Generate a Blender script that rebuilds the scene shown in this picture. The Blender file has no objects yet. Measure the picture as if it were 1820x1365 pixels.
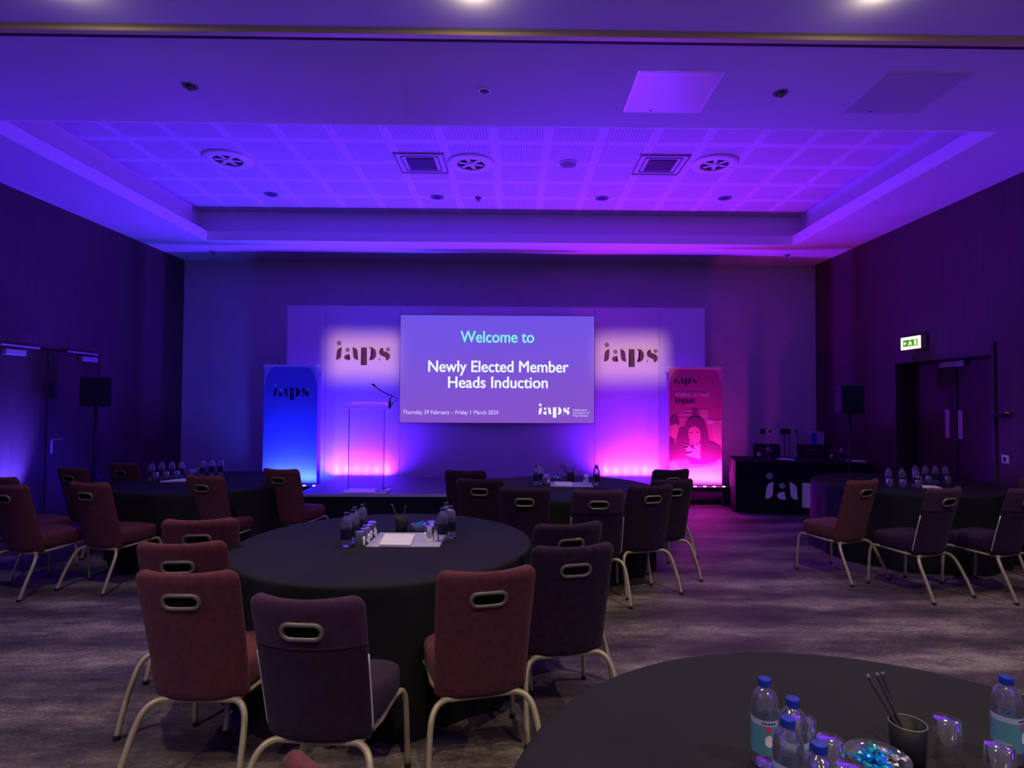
import bpy, bmesh, math, random
from mathutils import Vector, Matrix
random.seed(7)
PI = math.pi
R = math.radians
scene = bpy.context.scene
COL = scene.collection

# ------------------------------------------------------------------ camera, world, exposure
cam_d = bpy.data.cameras.new('camera')
cam = bpy.data.objects.new('camera', cam_d)
COL.objects.link(cam)
cam_d.sensor_fit = 'HORIZONTAL'
cam_d.sensor_width = 36.0
cam_d.lens = 36.0 * 1050.0 / 1820.0
cam_d.shift_x = -22.6 / 1820.0
cam_d.clip_start = 0.05
cam_d.clip_end = 60
cam.matrix_world = (Matrix.Translation((0, 0, 1.633)) @ Matrix.Rotation(R(-0.85), 4, 'Z')
                    @ Matrix.Rotation(R(90 + 1.578), 4, 'X') @ Matrix.Rotation(R(0.267), 4, 'Z'))
scene.camera = cam
scene.view_settings.view_transform = 'Standard'
scene.view_settings.look = 'None'
scene.view_settings.exposure = 0.0
scene.view_settings.gamma = 1.0
scene.view_settings.use_curve_mapping = False
w = bpy.data.worlds.new('world'); scene.world = w; w.use_nodes = True
w.node_tree.nodes['Background'].inputs[0].default_value = (0.05, 0.05, 0.08, 1)
w.node_tree.nodes['Background'].inputs[1].default_value = 0.1

# ------------------------------------------------------------------ light tunables
K_BAR = 210.0; K_BANNER = 70.0; K_DOWN = 265.0; K_LOGO = 950.0; K_WALL = 1500.0; K_FILL = 3200.0; K_CORE = 2.6

# ------------------------------------------------------------------ helpers
def tag(o, label=None, cat=None, group=None, kind=None):
    if label: o['label'] = label
    if cat: o['category'] = cat
    if group: o['group'] = group
    if kind: o['kind'] = kind
    return o

def thing(name, loc=(0, 0, 0), rz=0.0, label=None, cat=None, group=None):
    o = bpy.data.objects.new(name, None)
    COL.objects.link(o); o.location = loc; o.rotation_euler = (0, 0, rz)
    o.empty_display_size = 0.1
    return tag(o, label, cat, group)

def obj(name, bm, mats, parent=None, smooth=False, auto=None):
    me = bpy.data.meshes.new(name)
    bm.normal_update()
    bm.to_mesh(me); bm.free()
    if not isinstance(mats, (list, tuple)): mats = [mats]
    for m in mats: me.materials.append(m)
    if smooth:
        for p in me.polygons: p.use_smooth = True
    o = bpy.data.objects.new(name, me)
    COL.objects.link(o)
    if parent is not None: o.parent = parent
    if auto:
        mod = o.modifiers.new('Bevel', 'BEVEL'); mod.width = auto; mod.segments = 2; mod.limit_method = 'ANGLE'
    return o

def copy_tree(o, parent=None):
    c = o.copy(); COL.objects.link(c)
    if parent is not None: c.parent = parent
    for ch in [x for x in bpy.data.objects if x.parent == o]:
        copy_tree(ch, c)
    return c

def box(bm, c, s, rz=0.0, mi=0, taper=None):
    vs = []
    for k in (-1, 1):
        for (i, j) in ((-1, -1), (1, -1), (1, 1), (-1, 1)):
            f = taper if (taper and k == 1) else 1.0
            x, y, z = i * s[0] / 2 * f, j * s[1] / 2 * f, k * s[2] / 2
            vs.append(bm.verts.new((c[0] + x * math.cos(rz) - y * math.sin(rz), c[1] + x * math.sin(rz) + y * math.cos(rz), c[2] + z)))
    fs = [(3, 2, 1, 0), (4, 5, 6, 7), (0, 1, 5, 4), (1, 2, 6, 5), (2, 3, 7, 6), (3, 0, 4, 7)]
    for f in fs:
        fa = bm.faces.new([vs[i] for i in f]); fa.material_index = mi

def B(*a, **k):
    bm = bmesh.new(); box(bm, *a, **k); return bm

def lathe(bm, prof, c=(0, 0, 0), seg=32, mi=0, cap=True, closed=False):
    rings = []
    for (r, z) in prof:
        if r < 1e-6:
            rings.append([bm.verts.new((c[0], c[1], c[2] + z))])
        else:
            rings.append([bm.verts.new((c[0] + r * math.cos(2 * PI * i / seg), c[1] + r * math.sin(2 * PI * i / seg), c[2] + z)) for i in range(seg)])
    n = len(rings)
    for a in range(n - 1 + (1 if closed else 0)):
        A, Bq = rings[a], rings[(a + 1) % n]
        for i in range(seg):
            j = (i + 1) % seg
            if len(A) == 1 and len(Bq) == 1: continue
            if len(A) == 1: f = bm.faces.new((A[0], Bq[j], Bq[i]))
            elif len(Bq) == 1: f = bm.faces.new((A[i], A[j], Bq[0]))
            else: f = bm.faces.new((A[i], A[j], Bq[j], Bq[i]))
            f.material_index = mi
    if cap and not closed:
        if len(rings[0]) > 1: bm.faces.new(list(reversed(rings[0]))).material_index = mi
        if len(rings[-1]) > 1: bm.faces.new(rings[-1]).material_index = mi

def L(prof, **k):
    bm = bmesh.new(); lathe(bm, prof, **k); return bm

def smooth_path(pts, n=6):
    P = [Vector(p) for p in pts]
    out = []
    for i in range(len(P) - 1):
        p0 = P[max(i - 1, 0)]; p1 = P[i]; p2 = P[i + 1]; p3 = P[min(i + 2, len(P) - 1)]
        for k in range(n):
            t = k / n
            out.append(0.5 * ((2 * p1) + (-p0 + p2) * t + (2 * p0 - 5 * p1 + 4 * p2 - p3) * t * t + (-p0 + 3 * p1 - 3 * p2 + p3) * t ** 3))
    out.append(P[-1])
    return out

def tube(bm, pts, r, seg=10, closed=False, mi=0):
    pts = [Vector(p) for p in pts]
    n = len(pts); rings = []
    up = Vector((0, 0, 1)); prev = None
    for i, p in enumerate(pts):
        if closed: t = pts[(i + 1) % n] - pts[(i - 1) % n]
        else: t = pts[min(i + 1, n - 1)] - pts[max(i - 1, 0)]
        t.normalize()
        if prev is None:
            a = t.cross(up)
            if a.length < 1e-3: a = t.cross(Vector((1, 0, 0)))
            a.normalize()
        else:
            a = prev - t * prev.dot(t); a.normalize()
        prev = a; b = t.cross(a)
        rr = r[i] if isinstance(r, (list, tuple)) else r
        rings.append([bm.verts.new(p + a * math.cos(2 * PI * k / seg) * rr + b * math.sin(2 * PI * k / seg) * rr) for k in range(seg)])
    for i in range(n if closed else n - 1):
        A, Bq = rings[i], rings[(i + 1) % n]
        for k in range(seg):
            f = bm.faces.new((A[k], A[(k + 1) % seg], Bq[(k + 1) % seg], Bq[k])); f.material_index = mi
    if not closed:
        bm.faces.new(list(reversed(rings[0]))).material_index = mi
        bm.faces.new(rings[-1]).material_index = mi

def T(pts, r, **k):
    bm = bmesh.new(); tube(bm, pts, r, **k); return bm

def poly(bm, pts, mi=0):
    """flat polygon triangulated so that concave outlines are fine"""
    vs = [bm.verts.new(p) for p in pts]
    try:
        f = bm.faces.new(vs)
    except ValueError:
        return
    f.material_index = mi
    bmesh.ops.triangulate(bm, faces=[f])

def prism(bm, pts, n, d, mi=0):
    """extrude flat outline pts along vector n by d"""
    nv = Vector(n) * d
    a = [Vector(p) for p in pts]
    va = [bm.verts.new(p) for p in a]; vb = [bm.verts.new(p + nv) for p in a]
    k = len(a)
    fs = []
    fs.append(bm.faces.new(vb)); fs.append(bm.faces.new(list(reversed(va))))
    for i in range(k):
        f = bm.faces.new((va[i], va[(i + 1) % k], vb[(i + 1) % k], vb[i])); f.material_index = mi
    for f in fs: f.material_index = mi
    bmesh.ops.triangulate(bm, faces=fs)
    bmesh.ops.recalc_face_normals(bm, faces=bm.faces[:])

# ------------------------------------------------------------------ materials
def mat(name, col, rough=0.6, metal=0.0, spec=0.5, emit=None, es=1.0, trans=0.0, ior=1.45, sheen=0.0):
    m = bpy.data.materials.new(name); m.use_nodes = True
    b = m.node_tree.nodes['Principled BSDF']
    b.inputs['Base Color'].default_value = (*col, 1)
    b.inputs['Roughness'].default_value = rough
    b.inputs['Metallic'].default_value = metal
    b.inputs['Specular IOR Level'].default_value = spec
    b.inputs['IOR'].default_value = ior
    b.inputs['Transmission Weight'].default_value = trans
    if sheen: b.inputs['Sheen Weight'].default_value = sheen
    if emit:
        b.inputs['Emission Color'].default_value = (*emit, 1)
        b.inputs['Emission Strength'].default_value = es
    return m

def nt(m): return m.node_tree.nodes, m.node_tree.links, m.node_tree.nodes['Principled BSDF']

def add_noise(m, c1, c2, scale=(1, 1, 1), nscale=5, detail=4, p1=0.35, p2=0.65, bump=0.0, bscale=None):
    N, Lk, b = nt(m)
    tc = N.new('ShaderNodeTexCoord'); mp = N.new('ShaderNodeMapping'); mp.inputs['Scale'].default_value = scale
    nz = N.new('ShaderNodeTexNoise'); nz.inputs['Scale'].default_value = nscale; nz.inputs['Detail'].default_value = detail
    cr = N.new('ShaderNodeValToRGB'); cr.color_ramp.elements[0].position = p1; cr.color_ramp.elements[1].position = p2
    cr.color_ramp.elements[0].color = (*c1, 1); cr.color_ramp.elements[1].color = (*c2, 1)
    Lk.new(tc.outputs['Object'], mp.inputs[0]); Lk.new(mp.outputs[0], nz.inputs['Vector'])
    Lk.new(nz.outputs['Fac'], cr.inputs[0]); Lk.new(cr.outputs[0], b.inputs['Base Color'])
    if bump:
        nb = N.new('ShaderNodeTexNoise'); nb.inputs['Scale'].default_value = bscale or nscale * 4; nb.inputs['Detail'].default_value = 3
        Lk.new(tc.outputs['Object'], nb.inputs['Vector'])
        bp = N.new('ShaderNodeBump'); bp.inputs['Strength'].default_value = bump; bp.inputs['Distance'].default_value = 0.01
        Lk.new(nb.outputs['Fac'], bp.inputs['Height']); Lk.new(bp.outputs[0], b.inputs['Normal'])
    return m

M = {}
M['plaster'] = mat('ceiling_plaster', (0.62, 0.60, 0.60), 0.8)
M['lip'] = mat('lit_coffer_plaster', (0.86, 0.84, 0.85), 0.8)  # plaster lightened in place of light that the coffer sides lack
M['rear'] = add_noise(mat('rear_wall_paint', (0.5, 0.48, 0.5), 0.8), (0.48, 0.46, 0.48), (0.52, 0.50, 0.52), (1, 1, 1), 3)
M['wood'] = add_noise(mat('wall_veneer', (0.1, 0.05, 0.04), 0.55), (0.070, 0.034, 0.036), (0.086, 0.042, 0.044), (6, 6, 0.35), 4, 5)
M['doorwood'] = add_noise(mat('door_veneer', (0.09, 0.04, 0.03), 0.45), (0.05, 0.022, 0.018), (0.07, 0.03, 0.024), (14, 14, 0.4), 4, 5)
M['frame'] = mat('door_frame_paint', (0.05, 0.03, 0.03), 0.5)
M['chrome'] = mat('brushed_steel', (0.6, 0.6, 0.62), 0.35, 0.6)
M['white'] = mat('white_plastic', (0.75, 0.75, 0.75), 0.4)
M['dark'] = mat('black_plastic', (0.02, 0.02, 0.022), 0.5)
M['grille'] = mat('dark_grille', (0.014, 0.014, 0.018), 0.7)
M['brass'] = mat('brass_track', (0.72, 0.58, 0.34), 0.5, 0.15)
M['groove'] = mat('track_groove', (0.03, 0.02, 0.04), 0.8)
M['cloth'] = add_noise(mat('black_table_linen', (0.014, 0.013, 0.015), 0.8, spec=0.3), (0.0062, 0.0064, 0.0075), (0.0088, 0.0088, 0.010), (1, 1, 1), 3, bump=0.15, bscale=400)
M['red'] = add_noise(mat('maroon_chair_fabric', (0.2, 0.05, 0.06), 0.95, spec=0.2, sheen=0.05), (0.090, 0.024, 0.032), (0.125, 0.033, 0.042), (1, 1, 1), 40, bump=0.35, bscale=350)
M['plum'] = add_noise(mat('plum_chair_fabric', (0.06, 0.022, 0.06), 0.95, spec=0.2, sheen=0.05), (0.022, 0.009, 0.024), (0.034, 0.013, 0.034), (1, 1, 1), 40, bump=0.35, bscale=350)
M['plum_pale'] = add_noise(mat('plum_headrest_fabric', (0.1, 0.04, 0.1), 0.95, spec=0.2, sheen=0.05), (0.045, 0.016, 0.042), (0.062, 0.022, 0.056), (1, 1, 1), 40, bump=0.35, bscale=350)
M['leg'] = mat('champagne_enamel', (0.36, 0.31, 0.19), 0.4, 0.25)
M['ring'] = mat('bronze_ring', (0.19, 0.175, 0.13), 0.4, 0.4)
M['stage_top'] = mat('stage_deck_carpet', (0.11, 0.105, 0.13), 0.5)
M['skirt'] = mat('stage_skirt', (0.012, 0.012, 0.016), 0.9)
M['alu'] = mat('aluminium_edge', (0.7, 0.7, 0.74), 0.4, 0.3)
M['panelwhite'] = mat('display_panel_white', (0.62, 0.60, 0.62), 0.75)
M['seam'] = mat('panel_seam', (0.30, 0.28, 0.32), 0.8)
M['logo'] = mat('logo_plum_print', (0.06, 0.004, 0.035), 0.6)
M['logodot'] = mat('logo_grey_print', (0.14, 0.15, 0.16), 0.6)
M['logo_navy'] = mat('logo_navy_print', (0.02, 0.01, 0.08), 0.6)
M['logo_white'] = mat('logo_cloth_white', (0.90, 0.86, 0.86), 0.8)
M['logo_sage'] = mat('logo_cloth_sage', (0.30, 0.45, 0.40), 0.8)
M['paper'] = mat('notepad_paper', (0.78, 0.74, 0.68), 0.8)
M['mat'] = mat('grey_folder', (0.40, 0.38, 0.48), 0.6)
M['bluecap'] = mat('blue_bottle_cap', (0.012, 0.03, 0.32), 0.35)
M['darkcap'] = mat('dark_bottle_cap', (0.02, 0.02, 0.05), 0.35)
M['pencil'] = mat('black_pencil', (0.03, 0.03, 0.032), 0.35)
M['penmetal'] = mat('pencil_ferrule', (0.4, 0.3, 0.25), 0.3, 0.6)
M['potm'] = mat('smoked_pot', (0.010, 0.010, 0.013), 0.5, spec=0.2)
M['potrim'] = mat('pot_rim', (0.16, 0.16, 0.10), 0.35, 0.3)

def clear(name, tint=(1, 1, 1), ior=1.33, rough=0.02):
    m = mat(name, tint, rough, trans=1.0, ior=ior, spec=0.5)
    return m
def thin_clear(name, tint, rough, boost, const=0.0, bump=0.0, haze=0.0):
    """thin clear wall: lets light straight through, mirrors at glancing angles"""
    m = bpy.data.materials.new(name); m.use_nodes = True
    n, l = m.node_tree.nodes, m.node_tree.links; n.remove(n['Principled BSDF'])
    tr = n.new('ShaderNodeBsdfTransparent'); tr.inputs[0].default_value = (*tint, 1)
    gl = n.new('ShaderNodeBsdfGlossy'); gl.inputs['Roughness'].default_value = rough; gl.inputs['Color'].default_value = (1, 1, 1, 1)
    fr = n.new('ShaderNodeFresnel'); fr.inputs[0].default_value = 1.5
    mu = n.new('ShaderNodeMath'); mu.operation = 'MULTIPLY'; mu.use_clamp = True; mu.inputs[1].default_value = boost
    mx = n.new('ShaderNodeMixShader')
    mu.operation = 'MULTIPLY_ADD'; mu.inputs[2].default_value = const
    if bump:
        tc = n.new('ShaderNodeTexCoord'); nz_ = n.new('ShaderNodeTexNoise'); nz_.inputs['Scale'].default_value = 70; nz_.inputs['Detail'].default_value = 1
        bp = n.new('ShaderNodeBump'); bp.inputs['Strength'].default_value = bump; bp.inputs['Distance'].default_value = 0.004
        l.new(tc.outputs['Object'], nz_.inputs['Vector']); l.new(nz_.outputs['Fac'], bp.inputs['Height']); l.new(bp.outputs[0], gl.inputs['Normal'])
    l.new(fr.outputs[0], mu.inputs[0]); l.new(mu.outputs[0], mx.inputs[0]); l.new(tr.outputs[0], mx.inputs[1]); l.new(gl.outputs[0], mx.inputs[2])
    if haze:
        df = n.new('ShaderNodeBsdfTranslucent'); df.inputs[0].default_value = (0.9, 0.92, 1, 1); dd = n.new('ShaderNodeBsdfDiffuse'); dd.inputs[0].default_value = (0.9, 0.92, 1, 1)
        ms_ = n.new('ShaderNodeMixShader'); l.new(df.outputs[0], ms_.inputs[1]); l.new(dd.outputs[0], ms_.inputs[2])
        m2 = n.new('ShaderNodeMixShader'); m2.inputs[0].default_value = haze; l.new(mx.outputs[0], m2.inputs[1]); l.new(ms_.outputs[0], m2.inputs[2])
        l.new(m2.outputs[0], n['Material Output'].inputs['Surface']); return m
    l.new(mx.outputs[0], n['Material Output'].inputs['Surface']); return m
M['thin'] = thin_clear('thin_clear_plastic', (0.98, 0.99, 1.0), 0.07, 1.3, 0.09, 0.5, 0.055)
M['tumbler'] = thin_clear('thin_drinking_glass', (0.98, 0.99, 1.0), 0.06, 1.0, 0.03, 0.12, 0.05)
M['water'] = clear('clear_bottle_water', (0.92, 0.95, 1.0), 1.36, 0.03)
M['glass'] = clear('clear_glass', (0.96, 0.97, 1.0), 1.45, 0.02)
M['acrylic'] = thin_clear('clear_acrylic', (0.97, 0.97, 1.0), 0.02, 0.5)
M['ventgrey'] = mat('vent_frame_grey', (0.16, 0.15, 0.17), 0.7)
M['hole_shade'] = mat('hole_shade_black', (0.004, 0.003, 0.005), 1.0, spec=0.0)  # black standing in for the shade inside the hand hole
M['acrylic_edge'] = mat('acrylic_edge', (0.10, 0.06, 0.30), 0.3)
M['acrylic_frost'] = mat('frosted_acrylic', (0.92, 0.86, 0.94), 0.5)
_n, _l, _b = M['acrylic_frost'].node_tree.nodes, M['acrylic_frost'].node_tree.links, M['acrylic_frost'].node_tree.nodes['Principled BSDF']
_t = _n.new('ShaderNodeBsdfTranslucent'); _t.inputs['Color'].default_value = (1.0, 0.98, 1.0, 1)
_m = _n.new('ShaderNodeMixShader'); _m.inputs[0].default_value = 0.9
_l.new(_b.outputs[0], _m.inputs[1]); _l.new(_t.outputs[0], _m.inputs[2]); _l.new(_m.outputs[0], _n['Material Output'].inputs['Surface'])

def emis(name, col, s=1.0):
    m = mat(name, (0.02, 0.02, 0.02), 0.5, emit=col, es=s); return m

# carpet
m = mat('streaked_carpet', (0.1, 0.08, 0.07), 0.95); M['carpet'] = m
N_, L_, b_ = nt(m)
tc = N_.new('ShaderNodeTexCoord')
def nz(scale, ns, det, rough=0.6):
    mp = N_.new('ShaderNodeMapping'); mp.inputs['Scale'].default_value = scale
    n = N_.new('ShaderNodeTexNoise'); n.inputs['Scale'].default_value = ns; n.inputs['Detail'].default_value = det; n.inputs['Roughness'].default_value = rough
    L_.new(tc.outputs['Object'], mp.inputs[0]); L_.new(mp.outputs[0], n.inputs['Vector']); return n
n1 = nz((1.0, 3.6, 1), 2.4, 9, 0.82); n2 = nz((0.8, 1.5, 1), 1.1, 3); n3 = nz((10, 30, 1), 3, 6, 0.9)
lin = N_.new('ShaderNodeTexWave'); lin.wave_type = 'BANDS'; lin.bands_direction = 'Y'; lin.inputs['Scale'].default_value = 0.55; lin.inputs['Distortion'].default_value = 9.0; lin.inputs['Detail'].default_value = 5.0; lin.inputs['Detail Scale'].default_value = 0.35
L_.new(tc.outputs['Object'], lin.inputs['Vector'])
def wsum(terms):
    acc = None
    for (sock, wgt) in terms:
        q = N_.new('ShaderNodeMath'); q.operation = 'MULTIPLY_ADD'; q.inputs[1].default_value = wgt; L_.new(sock, q.inputs[0])
        if acc: L_.new(acc, q.inputs[2])
        else: q.inputs[2].default_value = 0.0
        acc = q.outputs[0]
    return acc
tot = wsum([(n1.outputs['Fac'], 0.34), (n2.outputs['Fac'], 0.24), (n3.outputs['Fac'], 0.36), (lin.outputs['Fac'], 0.06)])
cr = N_.new('ShaderNodeValToRGB'); e = cr.color_ramp.elements
e[0].position = 0.44; e[0].color = (0.020, 0.013, 0.012, 1); e[1].position = 0.60; e[1].color = (0.31, 0.265, 0.20, 1)
k = cr.color_ramp.elements.new(0.51); k.color = (0.088, 0.062, 0.060, 1)
L_.new(tot, cr.inputs[0]); L_.new(cr.outputs[0], b_.inputs['Base Color'])
b_.inputs['Roughness'].default_value = 0.62; b_.inputs['Specular IOR Level'].default_value = 0.7
bp = N_.new('ShaderNodeBump'); bp.inputs['Strength'].default_value = 0.4; bp.inputs['Distance'].default_value = 0.01
nb = nz((1, 1, 1), 160, 2); L_.new(nb.outputs['Fac'], bp.inputs['Height']); L_.new(bp.outputs[0], b_.inputs['Normal'])

# perforated acoustic tile: 0.6 m grid, plain margins, rows of small holes inside each square
m = mat('perforated_tile', (0.6, 0.6, 0.6), 0.8); M['tile'] = m
N_, L_, b_ = nt(m)
tc = N_.new('ShaderNodeTexCoord'); sx = N_.new('ShaderNodeSeparateXYZ'); L_.new(tc.outputs['Object'], sx.inputs[0])
def mth(op, a, b=None, c=None):
    n = N_.new('ShaderNodeMath'); n.operation = op
    for i, q in enumerate((a, b, c)):
        if q is None: continue
        if isinstance(q, (int, float)): n.inputs[i].default_value = q
        else: L_.new(q, n.inputs[i])
    return n.outputs[0]
def cell(s, off, pitch): return mth('ABSOLUTE', mth('SUBTRACT', mth('FRACT', mth('DIVIDE', mth('ADD', s, off), pitch)), 0.5))
cx = cell(sx.outputs[0], 100 * 0.592 + 0.253, 0.592); cy = cell(sx.outputs[1], -7.449 + 60.0, 0.61)
# cell value near .5 = on a grid line
inx = mth('LESS_THAN', cx, 0.415); iny = mth('LESS_THAN', cy, 0.415); ins = mth('MULTIPLY', inx, iny)
hx = mth('LESS_THAN', cell(sx.outputs[0], 50, 0.0345), 0.25); hy = mth('LESS_THAN', cell(sx.outputs[1], 50, 0.0345), 0.34)
hole = mth('MULTIPLY', mth('MULTIPLY', hx, hy), ins)
mixn = N_.new('ShaderNodeMix'); mixn.data_type = 'RGBA'
L_.new(hole, mixn.inputs[0]); mixn.inputs[6].default_value = (0.60, 0.59, 0.60, 1); mixn.inputs[7].default_value = (0.33, 0.32, 0.33, 1)
mix2 = N_.new('ShaderNodeMix'); mix2.data_type = 'RGBA'
L_.new(ins, mix2.inputs[0]); mix2.inputs[6].default_value = (0.64, 0.62, 0.64, 1); L_.new(mixn.outputs[2], mix2.inputs[7])
L_.new(mix2.outputs[2], b_.inputs['Base Color'])

# ------------------------------------------------------------------ room shell
XL, XR, YB, YF, ZC = -5.80, 5.30, 10.35, -5.0, 4.05
def struct(name, bm, m, parent=None, **k):
    o = obj(name, bm, m, parent, **k)
    if parent is None: o['kind'] = 'structure'
    return o
struct('floor', B((( XL + XR) / 2, (YB + YF) / 2, -0.05), (XR - XL + 1.4, YB - YF + 0.4, 0.1)), M['carpet'])
struct('wall_rear', B(((XL + XR) / 2, YB + 0.05, 2.3), (XR - XL + 1.4, 0.1, 4.6)), M['rear'])
struct('wall_front', B(((XL + XR) / 2, YF - 0.05, 2.3), (XR - XL + 0.2, 0.1, 4.6)), M['rear'])
DL = (6.05, 8.32, 2.25)   # left door opening y0, y1, top
DR = (6.50, 8.17, 2.17)
bm = bmesh.new()
box(bm, (XL - 0.05, (YF + DL[0]) / 2, 2.3), (0.1, DL[0] - YF, 4.6)); box(bm, (XL - 0.05, (YB + DL[1]) / 2, 2.3), (0.1, YB - DL[1], 4.6))
box(bm, (XL - 0.05, (DL[0] + DL[1]) / 2, (4.6 + DL[2]) / 2), (0.1, DL[1] - DL[0], 4.6 - DL[2]))
struct('wall_left', bm, M['wood'])
bm = bmesh.new()
box(bm, (XR + 0.05, (YF + DR[0]) / 2, 2.3), (0.1, DR[0] - YF, 4.6)); box(bm, (XR + 0.05, (YB + DR[1]) / 2, 2.3), (0.1, YB - DR[1], 4.6))
box(bm, (XR + 0.05, (DR[0] + DR[1]) / 2, (4.6 + DR[2]) / 2), (0.1, DR[1] - DR[0], 4.6 - DR[2]))
struct('wall_right', bm, M['wood'])
# lobby recess of the right door
bm = bmesh.new()
box(bm, (XR + 0.34, DR[1] + 0.05, DR[2] / 2), (0.48, 0.1, DR[2])); box(bm, (XR + 0.34, DR[0] - 0.05, DR[2] / 2), (0.48, 0.1, DR[2]))
box(bm, (XR + 0.34, (DR[0] + DR[1]) / 2, DR[2] + 0.05), (0.48, DR[1] - DR[0] + 0.2, 0.1))
struct('trim_2', bm, M['frame'])

# ceiling with coffer
LL, LR, YN, YR = -4.72, 4.27, 5.16, 9.01
bm = bmesh.new()
T0 = 0.12
box(bm, ((XL + XR) / 2, (YF + YN) / 2, ZC + T0 / 2), (XR - XL, YN - YF, T0))
box(bm, ((XL + XR) / 2, (YB + YR) / 2, ZC + T0 / 2), (XR - XL, YB - YR, T0))
box(bm, ((XL + LL) / 2, (YN + YR) / 2, ZC + T0 / 2), (LL - XL, YR - YN, T0))
box(bm, ((XR + LR) / 2, (YN + YR) / 2, ZC + T0 / 2), (XR - LR, YR - YN, T0))
struct('ceiling', bm, M['plaster'])
O = 0.2; ZT = 4.55
bm = bmesh.new()   # coffer lip edge faces and the set back upper sides
for cy_ in (YR + 0.011, YN - 0.011):
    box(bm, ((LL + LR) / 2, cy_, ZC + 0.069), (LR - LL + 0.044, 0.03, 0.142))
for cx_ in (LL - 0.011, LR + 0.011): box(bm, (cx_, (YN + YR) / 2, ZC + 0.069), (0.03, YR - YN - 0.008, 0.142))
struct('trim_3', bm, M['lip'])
bm = bmesh.new()
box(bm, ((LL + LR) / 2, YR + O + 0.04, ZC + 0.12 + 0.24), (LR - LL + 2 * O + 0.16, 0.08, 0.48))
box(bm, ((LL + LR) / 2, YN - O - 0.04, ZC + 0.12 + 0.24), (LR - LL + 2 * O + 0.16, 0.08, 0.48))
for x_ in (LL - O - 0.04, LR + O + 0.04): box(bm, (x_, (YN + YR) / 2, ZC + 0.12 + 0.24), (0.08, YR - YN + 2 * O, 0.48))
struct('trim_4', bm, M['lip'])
bm = bmesh.new(); box(bm, ((LL + LR) / 2, (YN + YR) / 2, ZT + 0.05), (LR - LL + 2 * O, YR - YN + 2 * O, 0.1))
struct('ceiling_coffer', bm, M['tile'])
# folding partition track across the ceiling
t = thing('partition_track', (0, 3.86, ZC), R(0), 'brass coloured folding partition track running across the ceiling', 'ceiling track')
obj('track_strip', B((-0.25, -0.02, -0.012), (XR - XL - 0.02, 0.045, 0.024)), M['brass'], t)
obj('track_slot', B((-0.25, 0.045, -0.004), (XR - XL - 0.02, 0.03, 0.008)), M['groove'], t)
# skirting boards
struct('baseboard_left', B((XL + 0.008, (YF + DL[0]) / 2, 0.06), (0.016, DL[0] - YF, 0.12)), M['frame'])
struct('baseboard_right', B((XR - 0.008, (YF + DR[0]) / 2, 0.06), (0.016, DR[0] - YF, 0.12)), M['frame'])
struct('baseboard_rear', B(((XL + XR) / 2, YB - 0.008, 0.06), (XR - XL, 0.016, 0.12)), M['frame'])

# ------------------------------------------------------------------ doors
def leaf(name, parent, x, y0, y1, z1, m):
    return obj(name, B((x, (y0 + y1) / 2, z1 / 2 + 0.004), (0.045, y1 - y0 - 0.008, z1 - 0.012)), m, parent)
d = thing('door_1', (0, 0, 0)); d['kind'] = 'structure'
leaf('door_leaf', d, XR + 0.29, 7.39, DR[1] - 0.01, 2.15, M['doorwood'])
leaf('door_leaf', d, XR + 0.29, DR[0] + 0.01, 7.39, 2.15, M['doorwood'])
obj('meeting_strip', B((XR + 0.262, 7.39, 1.07), (0.02, 0.05, 2.12)), M['frame'], d)
for y in (7.53, 7.31):
    obj('push_plate', B((XR + 0.258, y, 1.355), (0.012, 0.075, 0.36)), M['chrome'], d)
c = obj('door_closer', B((XR + 0.235, 7.40, 2.118), (0.05, 0.42, 0.075)), M['chrome'], d, auto=0.006)
obj('door_back', B((XR + 0.36, 7.33, 1.1), (0.05, 1.8, 2.3)), M['frame'], d)
# slim post beside the doors
struct('trim_1', B((XR - 0.012, 6.46, 1.15), (0.024, 0.04, 2.30)), M['frame'])
d = thing('door_2', (0, 0, 0)); d['kind'] = 'structure'
leaf('door_leaf', d, XL - 0.01, 7.40, DL[1] - 0.02, 2.22, M['doorwood'])
leaf('door_leaf', d, XL - 0.01, DL[0] + 0.02, 7.40, 2.22, M['doorwood'])
obj('meeting_strip', B((XL + 0.018, 7.40, 1.10), (0.012, 0.04, 2.18)), M['frame'], d)
obj('lock_plate', B((XL + 0.018, 7.46, 1.04), (0.01, 0.04, 0.2)), M['chrome'], d)
obj('lever_handle', T([(XL + 0.02, 7.46, 1.12), (XL + 0.06, 7.46, 1.12), (XL + 0.065, 7.58, 1.12)], 0.009), M['chrome'], d, smooth=True)
for (r0, r1, b0, b1) in ((6.66, 7.20, 6.70, 6.98), (7.64, 8.20, 7.88, 8.16)):
    c = obj('door_closer', B((XL + 0.05, (b0 + b1) / 2, 2.155), (0.06, b1 - b0, 0.065)), M['chrome'], d, auto=0.006)
    obj('closer_rail', B((XL + 0.045, (r0 + r1) / 2, 2.232), (0.03, r1 - r0, 0.022)), M['chrome'], c)
obj('door_back', B((XL - 0.075, 7.18, 1.14), (0.05, 2.4, 2.28)), M['frame'], d)

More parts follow.
